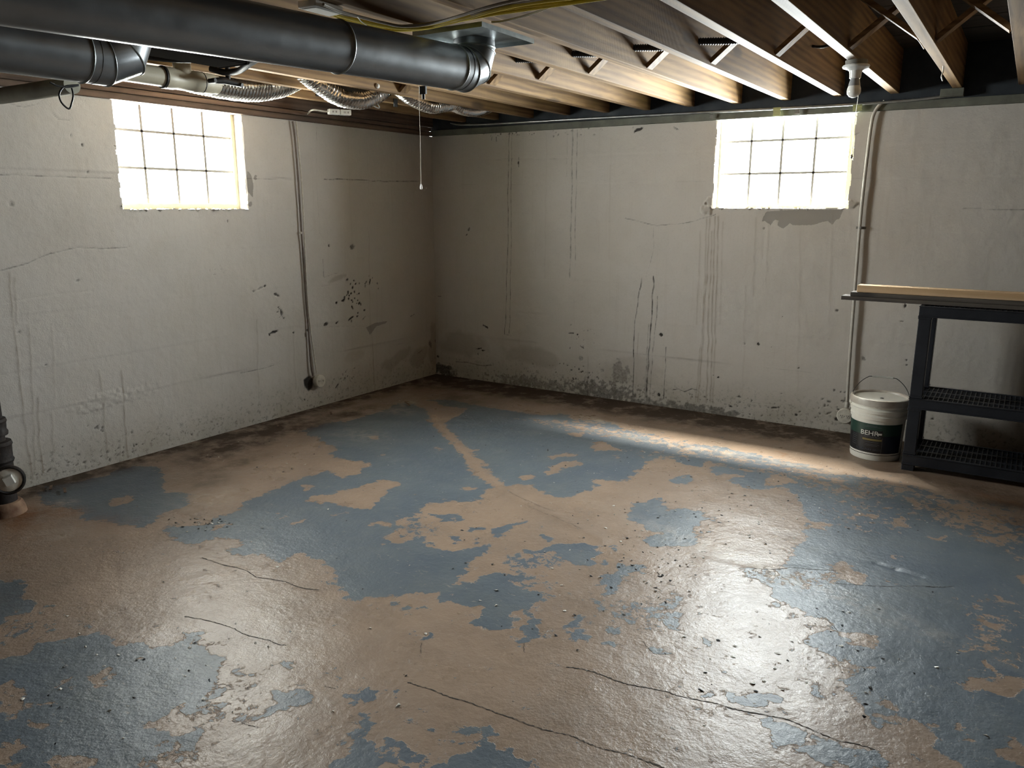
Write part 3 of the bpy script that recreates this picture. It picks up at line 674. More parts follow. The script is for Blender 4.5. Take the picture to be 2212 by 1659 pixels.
# big blue field right of the ridge and along the right wall
fpoly([(962, 914), (985, 898), (1009, 880), (960, 872), (925, 862), (952, 860), (995, 865), (1060, 880), (1169, 895), (1212, 891), (1247, 904), (1314, 910), (1358, 927), (1415, 940), (1448, 954), (1548, 960), (1649, 981), (1716, 997), (1783, 1014),
       (1860, 1030), (1950, 1056), (2050, 1075), (2130, 1100), (2212, 1135), (2500, 1250), (2500, 1800), (2086, 1659), (2079, 1647), (2031, 1625), (2013, 1581), (2024, 1570), (1976, 1537), (1951, 1537), (1892, 1533), (1870, 1511), (1862, 1485),
       (1829, 1478), (1844, 1459), (1873, 1450), (1888, 1437), (1840, 1434), (1811, 1415), (1767, 1397), (1749, 1375), (1804, 1357), (1767, 1328), (1719, 1306), (1679, 1298), (1657, 1265), (1620, 1247), (1628, 1236), (1700, 1232), (1712, 1214),
       (1730, 1184), (1730, 1148), (1738, 1133), (1736, 1124), (1726, 1074), (1706, 1054), (1682, 1049), (1649, 1047), (1642, 1056), (1622, 1052), (1585, 1037), (1602, 1022), (1555, 1024), (1538, 1017), (1535, 1007), (1562, 1002), (1595, 1017),
       (1622, 1014), (1582, 1004), (1542, 996), (1515, 991), (1515, 1004), (1481, 1001), (1451, 994), (1438, 984), (1415, 984), (1401, 994), (1378, 1011), (1358, 1031), (1334, 1032), (1284, 1031), (1274, 1054), (1231, 1074), (1200, 1074),
       (1200, 1062), (1160, 1057), (1154, 1044), (1120, 1041), (1095, 1050), (1080, 1031), (1059, 1011), (1032, 987), (1009, 967), (982, 937)], BL)
# worn zone: paint thin near the right wall and at the far right
fpoly([(1100, 900), (1250, 902), (1500, 955), (1800, 1012), (1980, 1050), (2212, 1100), (2212, 1210), (2000, 1120), (1760, 1060), (1600, 1000), (1400, 960), (1200, 925)], 0.52, None, 0.06)
fpoly([(1350, 965), (1500, 978), (1560, 985), (1480, 992), (1380, 985)], 0.58, None, 0.03)
fpoly([(1760, 1060), (1960, 1075), (2020, 1120), (1900, 1165), (1780, 1120)], 0.66, None, 0.06)
fpoly([(1950, 1075), (2212, 1090), (2212, 1150), (2150, 1140), (2060, 1120)], 0.40, None, 0.04)
fpoly([(2090, 1260), (2212, 1280), (2212, 1450), (2140, 1430), (2070, 1370)], 0.56, None, 0.06)
fpoly([(1590, 1225), (1800, 1232), (1860, 1262), (1760, 1275), (1650, 1262)], 0.55, None, 0.04)
for pl in (zA([(740, 60), (760, 20), (1030, 10), (1050, 100), (1040, 180), (1220, 200), (1200, 270), (1050, 310), (1010, 370), (900, 410), (760, 400), (700, 370), (520, 350), (480, 270), (300, 260), (240, 190), (300, 150), (560, 100)]),
           [(1351, 1098), (1368, 1081), (1398, 1078), (1415, 1069), (1438, 1078), (1431, 1101), (1458, 1094), (1515, 1104), (1522, 1118), (1495, 1131), (1498, 1151), (1490, 1178), (1440, 1172), (1400, 1172), (1392, 1150), (1428, 1148), (1425, 1140), (1394, 1136), (1394, 1127), (1364, 1119), (1351, 1114)],
           zF([(1080, 570), (1150, 550), (1250, 555), (1240, 600), (1190, 610), (1110, 590)]),
           zD([(1080, 155), (1130, 110), (1220, 80), (1290, 50), (1330, 55), (1280, 90), (1200, 125), (1150, 170), (1090, 190)]),
           zD([(1310, 240), (1440, 235), (1480, 190), (1560, 205), (1650, 195), (1740, 200), (1760, 270), (1720, 330), (1660, 355), (1590, 340), (1560, 290), (1480, 260), (1400, 275), (1340, 275)]),
           zD([(1550, 730), (1610, 680), (1690, 665), (1755, 690), (1640, 720), (1620, 760), (1600, 760)]), zD([(1590, 795), (1660, 770), (1735, 790), (1720, 815), (1610, 805)]),
           zD([(1780, 730), (1870, 735), (1920, 760), (1900, 790), (1840, 810), (1820, 770)]), zD([(1800, 850), (1880, 865), (1950, 880), (1930, 898), (1820, 882)]),
           zD([(1230, 750), (1280, 730), (1310, 700), (1350, 655), (1410, 680), (1400, 710), (1360, 740), (1350, 780), (1380, 805), (1330, 860), (1290, 850), (1250, 790)]),
           zD([(630, 800), (660, 785), (675, 820), (635, 850)]), zD([(515, 596), (565, 596), (545, 627)]), zD([(588, 606), (627, 606), (610, 630)]), zD([(415, 585), (470, 555), (460, 582), (430, 596)]),
           zD([(788, 696), (830, 688), (830, 708)]), zD([(930, 108), (1010, 103), (1050, 125), (960, 132)]), zD([(790, 160), (850, 155), (862, 197), (830, 197)]), zD([(925, 188), (975, 193), (970, 222)]),
           zD([(1395, 152), (1440, 145), (1462, 165), (1410, 175)]), zD([(580, 108), (650, 73), (700, 90), (620, 137), (580, 137)]), zD([(680, 18), (830, 13), (930, 40), (900, 52), (720, 75)]),
           zD([(1860, 390), (1920, 350), (2080, 350), (2090, 400), (1900, 430), (1910, 520), (1820, 540), (1830, 490), (1760, 490), (1790, 440)]),
           zD([(1870, 690), (1900, 620), (2050, 600), (2060, 660), (1960, 700)]), zD([(2060, 190), (2100, 155), (2212, 150), (2212, 215), (2090, 215)]), zD([(1840, 265), (1870, 210), (1890, 240), (1870, 275)]),
           zD([(1780, 300), (1830, 305), (1810, 335), (1775, 325)]), zD([(1690, 570), (1720, 575), (1700, 600)]), zD([(1455, 560), (1490, 558), (1475, 590)]),
           zG([(10, 640), (60, 600), (220, 620), (200, 680), (60, 690)]), zG([(20, 810), (90, 795), (150, 830), (60, 840)]),
           zH([(455, 480), (600, 460), (750, 475), (770, 545), (600, 545), (480, 530)]), zH([(288, 452), (382, 480), (350, 503), (300, 482)]), zH([(328, 588), (432, 610), (400, 638), (340, 628)]), zH([(248, 508), (292, 530), (270, 562)]),
           zH([(610, 600), (700, 610), (820, 680), (860, 720), (860, 760), (820, 790), (780, 830), (690, 790), (750, 770), (710, 720), (680, 680), (620, 660)]), zH([(860, 688), (918, 700), (870, 722)]),
           zH([(920, 730), (1100, 780), (1340, 820), (1410, 890), (1300, 905), (1030, 900), (1000, 850), (870, 820), (940, 780), (920, 750)]), zH([(1278, 588), (1360, 588), (1412, 620), (1350, 658), (1300, 632)]),
           zH([(1000, 428), (1052, 428), (1062, 482), (1030, 512)]), zH([(1088, 468), (1168, 474), (1130, 502)]), zH([(438, 333), (507, 350), (480, 367)]), zH([(320, 150), (390, 170), (370, 215), (330, 190)]),
           zB([(-200, 300), (0, 300), (150, 290), (250, 210), (430, 190), (600, 130), (720, 150), (730, 210), (900, 215), (1150, 205), (1230, 130), (1300, 140), (1300, 200), (1400, 240), (1460, 240), (1470, 280), (1400, 370), (1370, 420), (1440, 440), (1370, 470),
               (1340, 520), (1350, 640), (1200, 630), (1200, 500), (1190, 570), (1110, 590), (1100, 650), (960, 680), (920, 720), (1000, 740), (1180, 790), (1250, 710), (1420, 750), (1320, 830), (1200, 900), (1080, 960), (1040, 1013), (1000, 1200), (-200, 1200)]),
           zB([(1480, 390), (1600, 380), (1590, 430), (1500, 420)]), zB([(1840, 480), (1920, 480), (1940, 520), (2060, 530), (1990, 590), (1750, 640), (1590, 690), (1590, 650), (1700, 630), (1790, 570)]),
           zB([(1790, 338), (1920, 323), (1900, 362), (1830, 357)]), zB([(2038, 412), (2092, 393), (2060, 434)]), zB([(2128, 378), (2192, 390), (2150, 404)]), zB([(1360, 420), (1440, 425), (1440, 460), (1370, 450)]),
           zA([(-100, 740), (0, 740), (130, 735), (160, 790), (190, 880), (170, 960), (60, 986), (-100, 986)]), zA([(230, 910), (340, 903), (290, 942)]), zB([(-60, 0), (0, 0), (130, 0), (60, 60), (-60, 70)]),
           zB([(230, 58), (350, 28), (370, 90), (310, 142), (290, 90)]), zB([(470, 100), (600, 20), (600, 60), (520, 110)]), zB([(-60, 180), (0, 168), (150, 128), (100, 172), (-60, 215)]),
           zE([(190, 580), (200, 500), (270, 480), (290, 510), (360, 510), (310, 540), (240, 582)]), zE([(398, 522), (470, 498), (482, 537)]), zE([(468, 602), (510, 588), (500, 612)]), zE([(30, 390), (60, 373), (102, 395), (60, 402)]),
           zE([(200, 680), (240, 640), (260, 680), (300, 720), (290, 760), (360, 800), (370, 870), (330, 900), (390, 960), (410, 1013), (410, 1150), (60, 1150), (90, 970), (230, 930), (210, 850), (200, 800), (270, 760), (220, 730)]),
           zE([(380, 860), (430, 820), (510, 820), (540, 850), (620, 850), (620, 890), (520, 915), (470, 910), (480, 870), (420, 890)]),
           zE([(820, 770), (880, 715), (940, 715), (1000, 750), (1090, 730), (1140, 760), (1110, 780), (980, 780), (900, 750)]),
           zE([(600, 1200), (640, 1013), (780, 950), (860, 900), (920, 870), (950, 830), (1010, 830), (1060, 800), (1110, 810), (1060, 850), (1200, 880), (1220, 900), (1200, 930), (1250, 960), (1300, 1013), (1400, 1200)]),
           zE([(658, 742), (700, 718), (722, 767), (670, 762)]), zE([(590, 600), (660, 650), (710, 710), (748, 830), (715, 790), (670, 700), (595, 620)]), zE([(640, 900), (682, 888), (620, 932)]), zE([(540, 960), (600, 940), (600, 1100), (500, 1100)]),
           zE([(828, 813), (882, 818), (850, 834)]), zE([(93, 858), (142, 848), (142, 872)]), zE([(68, 920), (122, 903), (110, 932)]), zE([(155, 880), (190, 895), (165, 912)]), zE([(20, 825), (45, 820), (38, 850)]), zE([(120, 790), (150, 790), (140, 805)]),
           zE([(610, 660), (640, 655), (620, 672)]), zE([(505, 700), (540, 698), (520, 715)]), zE([(705, 935), (740, 930), (720, 948)]), zE([(310, 705), (332, 700), (322, 718)])):
    fpoly(pl, BL, None, 0.012)
# mottled zones
for pl, v in ((zD([(1170, 300), (1300, 270), (1540, 310), (1550, 350), (1400, 380), (1280, 420), (1200, 390)]), 0.52), (zD([(1750, 560), (2212, 560), (2212, 800), (2050, 780), (1780, 650)]), 0.42),
              (zG([(0, 490), (130, 440), (270, 500), (220, 560), (60, 600)]), 0.46), (zB([(920, 830), (1100, 800), (1300, 850), (1200, 1013), (900, 1013)]), 0.46), (zF([(1290, 800), (1400, 810), (1430, 880), (1280, 960)]), 0.42),
              (zD([(1240, 440), (1440, 430), (1480, 520), (1400, 510)]), 0.40), (zE([(20, 500), (150, 490), (160, 570), (60, 560)]), 0.38), (zB([(1340, 440), (1700, 440), (1700, 700), (1300, 720)]), 0.34),
              (zD([(0, 380), (60, 390), (80, 480), (0, 470)]), 0.42), (zE([(370, 900), (500, 940), (480, 1000), (420, 1000)]), 0.45), (zC([(1250, 850), (1500, 860), (1560, 980), (1250, 980)]), 0.42),
              (zE([(0, 480), (120, 480), (200, 640), (60, 640)]), 0.32), (zH([(60, 500), (420, 540), (460, 640), (300, 620)]), 0.33), (zB([(0, 0), (620, 0), (560, 130), (240, 160), (0, 240)]), 0.30), (zE([(420, 600), (720, 600), (740, 720), (560, 740)]), 0.33)):
    fpoly(pl, v, None, 0.03)
# bare tan spots inside the blue
for pl in (zC([(670, 755), (730, 700), (850, 700), (870, 690), (1050, 660), (1050, 640), (1110, 610), (1180, 610), (1240, 640), (1180, 710), (1100, 740), (1080, 790), (960, 790), (880, 770), (790, 740)]),
           zC([(640, 650), (700, 640), (750, 650), (690, 670), (640, 690)]), zC([(60, 930), (80, 890), (200, 880), (180, 900), (100, 932)]), zC([(530, 900), (690, 850), (640, 890), (560, 912)]), zC([(790, 835), (890, 808), (810, 867)]),
           zC([(480, 825), (540, 838), (500, 852)]), zC([(280, 883), (360, 878), (300, 897)]), zC([(1660, 650), (1720, 638), (1780, 655), (1720, 672)]), zC([(1040, 332), (1100, 323), (1112, 352), (1050, 352)]), zC([(1090, 458), (1172, 448), (1170, 466)]),
           zC([(1050, 888), (1220, 882), (1060, 908)]), zC([(1360, 700), (1390, 688), (1392, 714)]), zD([(270, 85), (440, 75), (440, 95), (290, 97)]), zA([(700, 280), (760, 200), (870, 210), (840, 240)]),
           zC([(780, 500), (1070, 490), (1000, 560), (880, 600), (800, 560)]), zA([(2000, 230), (2212, 180), (2212, 240), (2060, 250)]),
           zF([(580, 340), (660, 333), (720, 370), (812, 397), (720, 387), (620, 397), (580, 370)]), zF([(310, 545), (320, 520), (400, 465), (520, 458), (540, 480), (480, 502), (410, 505), (400, 530), (340, 557)]),
           zF([(440, 280), (540, 273), (545, 302), (470, 302)]), zF([(310, 432), (420, 403), (560, 413), (420, 427), (330, 442)]), zF([(720, 420), (790, 428), (740, 442)]), zF([(1700, 560), (1780, 540), (1850, 570), (1930, 575), (1850, 600), (1760, 612), (1700, 605)]),
           zF([(100, 545), (220, 560), (180, 580), (120, 575)]), zF([(1140, 395), (1200, 385), (1170, 402)]), zF([(980, 380), (1040, 395), (1000, 400)]),
           zH([(1800, 395), (1860, 375), (1980, 385), (2050, 400), (1990, 370), (1910, 290), (1950, 285), (2040, 350), (2080, 380), (2180, 370), (2230, 420), (2170, 480), (2050, 460), (1960, 450), (1920, 485), (1890, 450)]),
           zH([(2030, 790), (2080, 780), (2110, 740), (2212, 760), (2300, 800), (2300, 900), (2212, 900), (2130, 860)]), zH([(1908, 28), (1980, 28), (2000, 67), (1930, 57)]), zH([(1388, 488), (1440, 510), (1502, 567), (1430, 552)]),
           zH([(1788, 682), (1830, 653), (1922, 680), (1850, 670), (1810, 702)]), zH([(1740, 720), (1900, 738), (1912, 762), (1780, 737)]), zH([(1918, 178), (2002, 185), (1990, 212), (1930, 202)]), zH([(1840, 210), (1920, 205), (1900, 230), (1850, 230)]),
           zG([(980, 300), (1070, 305), (1130, 285), (1190, 295), (1190, 350), (1270, 370), (1320, 420), (1240, 440), (1130, 400), (1100, 370), (1060, 320)]), zG([(1638, 143), (1680, 140), (1710, 150), (1782, 143), (1740, 192), (1690, 165)]),
           zG([(920, 60), (1110, 80), (1050, 127), (990, 105)]), zG([(1440, 43), (1510, 43), (1522, 92), (1440, 97), (1460, 70)]), zG([(1240, 3), (1380, 28), (1370, 52), (1270, 27)]), zG([(1430, 250), (1480, 260), (1480, 290), (1440, 277)]),
           zG([(1400, 413), (1510, 437), (1420, 437)]), zG([(1090, 700), (1220, 775), (1400, 818), (1390, 788), (1200, 728)]), zG([(1140, 0), (1220, 5), (1200, 18), (1150, 12)]), zG([(2000, 160), (2080, 160), (2080, 190), (2010, 195)]),
           zG([(2130, 400), (2212, 370), (2300, 400), (2212, 440)]),
           zB([(-60, 470), (0, 470), (60, 450), (100, 550), (200, 540), (130, 640), (0, 600), (-60, 600)]), zB([(280, 490), (330, 440), (410, 420), (370, 480), (290, 515)]), zB([(550, 400), (640, 370), (700, 370), (710, 460), (640, 460), (580, 430)]),
           zB([(160, 680), (250, 660), (400, 700), (350, 740), (180, 730)]), zB([(-80, 860), (0, 860), (150, 850), (170, 900), (50, 960), (60, 1080), (-80, 1080)]), zB([(230, 980), (420, 900), (620, 920), (540, 1000), (400, 1060), (250, 1030)]),
           zB([(200, 540), (330, 555), (200, 570)]), zB([(850, 290), (900, 265), (880, 305)]), zC([(1470, 400), (1560, 410), (1500, 425)])):
    fpoly(pl, TN, None, 0.012)
# the tan stripe of the ridge itself
def fline(pts, w, val, arr=None, mode='set'):
    A = paint if arr is None else arr
    P = [onz(p)[:2] for p in pts]
    for a, b_ in zip(P[:-1], P[1:]):
        lo = np.minimum(a, b_)-w*3; hi = np.maximum(a, b_)+w*3
        i0, i1 = np.searchsorted(fx, [lo[0], hi[0]]); j0, j1 = np.searchsorted(fy, [lo[1], hi[1]])
        sl = (slice(i0, i1), slice(j0, j1))
        if i1 <= i0 or j1 <= j0: continue
        d = b_-a; Ln = max(np.hypot(*d), 1e-6); d = d/Ln
        t = np.clip((FX[sl]-a[0])*d[0]+(FY[sl]-a[1])*d[1], 0, Ln); D = np.hypot(FX[sl]-a[0]-t*d[0], FY[sl]-a[1]-t*d[1])
        k = np.exp(-(D/w)**2)
        if mode == 'set': A[sl] = A[sl]*(1-k)+val*k
        else: A[sl] = A[sl]+k*val
fline([(946, 916), (965, 935), (985, 955), (1003, 975), (1020, 1000), (1040, 1020), (1075, 1045), (1110, 1070)], 0.035, 0.12)
fline([(1000, 700+270), (1035, 968)], 0.015, 0.2)
def blur(A, k):
    for ax_ in (0, 1):
        for _ in range(2):
            c = np.cumsum(np.pad(A, [(k+1, k) if a == ax_ else (0, 0) for a in (0, 1)], mode='edge'), axis=ax_)
            n_ = A.shape[ax_]; w_ = 2*k+1
            A = (np.take(c, range(w_, n_+w_), ax_)-np.take(c, range(0, n_), ax_))/w_
    return A
paint = 0.68*paint+0.32*blur(paint, 5)
# dirt, pale scrapes, rust
def fblob(p, a, b_, ang, amt, arr):
    c = onz(p)[:2]; ca, sa = math.cos(ang), math.sin(ang); X = FX-c[0]; Y = FY-c[1]
    D = np.hypot((X*ca+Y*sa)/a, (-X*sa+Y*ca)/b_); arr[:] = np.maximum(arr, amt*np.exp(-D**2))
dirt_shade[:] = np.maximum(0.95*np.exp(-(-FY/0.40)**4), 0.80*np.exp(-(FX/0.17)**2))  # right wall strip: sill shadow painted in with brown grime; left wall: grime
dirt_shade[:] = np.maximum(dirt_shade, 0.85*np.exp(-((FX-0.1)**2+(FY+0.1)**2)/0.45**2))
fblob((1250, 850), .8, .18, 0, .65, dirt_shade); fblob((560, 930), .18, .55, 0, .8, dirt_shade); fblob((500, 960), .20, .40, .2, .8, dirt_shade); fblob((640, 920), .14, .4, 0, .7, dirt_shade); fblob((500, 1000), .08, .25, 0, .5, dirt_shade); fblob((760, 890), .12, .3, 0, .6, dirt_shade)
fblob((450, 1035), .10, .14, .3, .4, dirt_shade); fblob((1450, 900), .9, .16, 0, .45, dirt_shade); fblob((1000, 860), .3, .3, 0, .35, dirt_shade); fblob((30, 1120), .10, .12, 0, .5, dirt_shade); fblob((700, 880), .12, .35, 0, .45, dirt_shade)
fblob((2200, 1090), .35, .10, 0, .55, dirt_shade); fblob((2080, 1050), .6, .10, 0, .35, dirt_shade); fblob((20, 1290), .12, .2, 0, .25, dirt_shade); fblob((1700, 925), .9, .12, 0, .3, dirt_shade)
fblob((880, 870), .07, .10, 0, .8, pale); fblob((860, 885), .14, .10, 0, .5, pale); fblob((1290, 905), .16, .05, 0, .7, pale); fblob((140, 1082), .05, .04, 0, .8, pale); fblob((780, 935), .2, .12, 0, .35, pale); fblob((120, 1150), .14, .08, .5, .30, pale)
fblob((1620, 985), .7, .07, .02, .45, pale); fblob((1490, 965), .5, .05, 0, .5, pale); fblob((450, 1075), .14, .25, .4, .35, pale); fblob((1640, 1220), .7, .06, -.3, .45, pale)
fblob((60, 1105), .12, .10, 0, .9, rust); fblob((120, 1100), .16, .08, .3, .6, rust); fblob((30, 1125), .2, .10, 0, .7, rust); fblob((230, 1120), .2, .10, .3, .25, rust); fblob((1690, 975), .04, .01, -.4, .8, rust); fblob((2170, 1075), .2, .06, 0, .5, rust)
fline([(1415, 938), (1450, 941), (1455, 942)], 0.006, 0.9, rust); fline([(1670, 970), (1697, 975), (1690, 983)], 0.006, 0.9, rust)
hgt = (fbm(FX*1.3, FY*1.3, 3)-0.5)*0.012+(fbm(FX*7, FY*7, 3)-0.5)*0.004
edge_fade = np.clip(np.minimum(FX, -FY)/0.05, 0, 1)
hgt = hgt*np.clip(np.minimum(FX, -FY)/0.3, 0.2, 1)
# raised ridge under the long tan stripe and along the patched joints
def bumpline(pts, w, v):
    global hgt; fline(pts, w, v, hgt, 'add')
bumpline([(946, 916), (985, 955), (1020, 1000), (1075, 1045), (1140, 1085), (1200, 1110), (1300, 1160)], 0.035, 0.004)
bumpline([(1528, 1206), (1620, 1228), (1712, 1225), (1804, 1228)], 0.03, 0.003)
bumpline([(1895, 1212), (1935, 1225), (1990, 1242)], 0.012, -0.006)
hgt -= hgt.max()          # nothing rises above z = 0
CR = [([(435, 1201), (460, 1209), (485, 1217), (510, 1222), (535, 1231), (550, 1241), (569, 1246), (595, 1249), (619, 1254), (640, 1263), (662, 1268), (690, 1270)], 0.0045),
      ([(398, 1327), (432, 1333), (470, 1342), (502, 1352), (520, 1362), (535, 1367), (560, 1373), (585, 1380), (602, 1388), (619, 1390)], 0.0040),
      ([(880, 1470), (901, 1477), (935, 1487), (968, 1501), (1000, 1510), (1035, 1521), (1070, 1535), (1101, 1544), (1135, 1557), (1168, 1568), (1200, 1576), (1235, 1584), (1270, 1600), (1302, 1611), (1340, 1620), (1369, 1628), (1400, 1640), (1440, 1657)], 0.0040),
      ([(1222, 1435), (1262, 1441), (1300, 1452), (1336, 1466), (1370, 1474), (1403, 1480), (1440, 1488), (1473, 1500), (1530, 1511), (1584, 1526), (1640, 1538), (1694, 1548), (1750, 1570), (1804, 1592), (1850, 1602), (1892, 1614)], 0.0050),
      ([(1620, 1226), (1665, 1228), (1712, 1226), (1760, 1229), (1804, 1231)], 0.0035), ([(1804, 1258), (1859, 1262), (1920, 1265), (1987, 1263), (2020, 1265), (2061, 1263)], 0.0040),
      ([(1133, 1385), (1131, 1395), (1134, 1405)], 0.0030), ([(910, 1385), (909, 1408)], 0.002), ([(1388, 1380), (1402, 1397), (1408, 1404)], 0.0025), ([(520, 1556), (540, 1562), (560, 1568)], 0.0025),
      ([(1100, 1060), (1130, 1075), (1165, 1090), (1200, 1102)], 0.0025), ([(1140, 1090), (1200, 1115), (1260, 1140)], 0.002), ([(680, 1318), (700, 1316)], 0.002), ([(1762, 1320), (1790, 1340), (1812, 1362)], 0.0025),
      ([(700, 1478), (725, 1484)], 0.003), ([(1400, 1639), (1440, 1655)], 0.004)]
nu, nv = FX.shape
def grid_mesh(name, V, nu, nv, attrs, material):
    idx = np.arange(nu*nv).reshape(nu, nv)
    q = np.stack([idx[:-1, :-1], idx[1:, :-1], idx[1:, 1:], idx[:-1, 1:]], -1).reshape(-1, 4)
    me = bpy.data.meshes.new(name); me.vertices.add(len(V)); me.vertices.foreach_set('co', V.ravel())
    me.loops.add(q.size); me.loops.foreach_set('vertex_index', q.ravel()); me.polygons.add(len(q))
    me.polygons.foreach_set('loop_start', np.arange(0, q.size, 4)); me.polygons.foreach_set('loop_total', np.full(len(q), 4))
    me.polygons.foreach_set('use_smooth', np.ones(len(q), bool)); me.update(calc_edges=True)
    for k, v in attrs.items():
        a = me.attributes.new(k, 'FLOAT', 'POINT'); a.data.foreach_set('value', v.ravel().astype(np.float32))
    me.materials.append(material)
    o = bpy.data.objects.new(name, me); COL.objects.link(o); return o
floor = grid_mesh('floor', np.stack([FX, FY, hgt], -1).reshape(-1, 3), nu, nv, dict(paint=paint, dirt_shade=dirt_shade, pale=pale, rust=rust), M_FLOOR)
tag(floor, 'concrete basement floor with peeling blue-grey paint over tan', kind='structure')
def floor_z(x, y):
    i = int(np.clip((x-fx[0])/FS, 0, nu-1)); j = int(np.clip((y-fy[0])/FS, 0, nv-1)); return hgt[i, j]
b = MB(); zf = -0.014
b.box((-TH, RY-0.16, -0.16), (RX+0.16, TH, -0.05))
b.add([(0, RY, zf), (RX, RY, zf), (RX, -4.74, zf), (0, -4.74, zf)], [(0, 1, 2, 3)]); b.add([(4.99, -4.74, zf), (RX, -4.74, zf), (RX, 0.0, zf), (4.99, 0.0, zf)], [(0, 1, 2, 3)])
b.build('floor_slab', M_FLOOR, floor, smooth=False)
M_CRACK = mat('crack_dark', (0.030, 0.022, 0.016), 0.9)  # even dark tone for the crack ribbons
for pts, w in CR:
    P = curve([onz(p) for p in pts], 12*len(pts)); v = []; fcs = []
    for i, p in enumerate(P):
        a = P[max(i-1, 0)]; c = P[min(i+1, len(P)-1)]; d = (c-a)[:2]; d /= np.hypot(*d); nrm = np.array([-d[1], d[0]])
        jx = 0.005*(vnoise(np.array(i*0.9), np.array(w*999+pts[0][0]))-0.5); ww = w*(0.25+0.75*vnoise(np.array(i*0.7), np.array(pts[0][0]*1.0)))*(1 if 0 < i < len(P)-1 else 0.1)*0.5
        for s_ in (-1, 1):
            q = p[:2]+nrm*(jx+s_*ww); v.append((q[0], q[1], floor_z(*q)+0.0009))
    for i in range(len(P)-1): fcs.append((2*i, 2*i+1, 2*i+3, 2*i+2))
    mb = MB(); mb.add(v, fcs); mb.build('crack', M_CRACK, floor, smooth=False)

# ------------------------------------------------------------------ ceiling: planks, joists, bridging
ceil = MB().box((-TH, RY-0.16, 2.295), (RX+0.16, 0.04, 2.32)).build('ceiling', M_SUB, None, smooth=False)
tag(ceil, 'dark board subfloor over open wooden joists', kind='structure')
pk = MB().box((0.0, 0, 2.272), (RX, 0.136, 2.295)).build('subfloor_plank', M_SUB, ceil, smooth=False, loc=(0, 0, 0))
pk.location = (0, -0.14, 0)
y = -0.28
while y > RY:
    c_ = pk.copy(); COL.objects.link(c_); c_.location = (0, y, random.uniform(-0.001, 0.002)); y -= 0.14
JX = [0.344, 0.652, 0.96, 1.268, 1.578, 1.884, 2.193, 2.505, 2.808, 3.113, 3.415, 3.733]+[4.04+0.308*k for k in range(16)]
jt = 0.046
jm = MB().box((-jt, RY, ZJ), (0, 0.0, 2.272)).build('floor_joist', M_WOOD, ceil, smooth=False, loc=(0, 0, 0), bevel=0.0015)
JO = []
for i, x in enumerate(JX):
    o = jm if i == 0 else jm.copy()
    if i: COL.objects.link(o)
    o.location = (x, 0, 0.002*math.sin(i*2.3)); JO.append(o)
# cross bridging near y = -1.47, both diagonals in every bay
bays = list(zip(JX[:-1], JX[1:]))
for i, (a, c) in enumerate(bays):
    x0 = a; x1 = c-jt; yb = -1.47+0.02*math.sin(i*1.7)
    if i in (9, 10): yb = -1.50
    mb = MB(); mb.obox((x0+0.002, yb, ZJ+0.014), (x1-0.002, yb-0.005, 2.255), 0.060, 0.020, up=(0, 0, 1))
    o = mb.build('bridging_strut', M_WOODX, ceil, smooth=False)
    mb = MB(); mb.obox((x0+0.002, yb-0.07, 2.255), (x1-0.002, yb-0.065, ZJ+0.014), 0.060, 0.020, up=(0, 0, 1))
    mb.build('bridging_strut', M_WOODX, ceil, smooth=False)
# sill plates and rim on the right wall
def trim(name, label, mb, m, **kw):
    return tag(mb.build(name, m, None, smooth=False, **kw), label, kind='structure')
trim('trim_1', 'grey-green sill plate along the top of the right wall', MB().box((0.0, -0.014, H+0.001), (RX, 0.045, H+0.046)), M_SILLGREEN, bevel=0.003)
trim('trim_2', 'black header board behind the joist ends over the right wall', MB().box((-0.02, 0.0, H+0.0465), (RX, 0.038, 2.294)), M_DARKWOOD)
# stack of boards over the left wall
trim('trim_3', 'old brown sill board on top of the left wall', MB().box((-TH, RY, H+0.001), (0.016, -0.016, H+0.035)), M_OLDWOOD, bevel=0.004)
trim('trim_4', 'old brown upper sill board on the left wall', MB().box((-TH, RY, H+0.038), (0.010, -0.016, H+0.066)), M_OLDWOOD, bevel=0.004)
trim('trim_5', 'old brown rim board above the left wall sills', MB().box((-TH, RY, H+0.069), (0.018, -0.002, 2.293)), M_OLDWOOD, bevel=0.003)

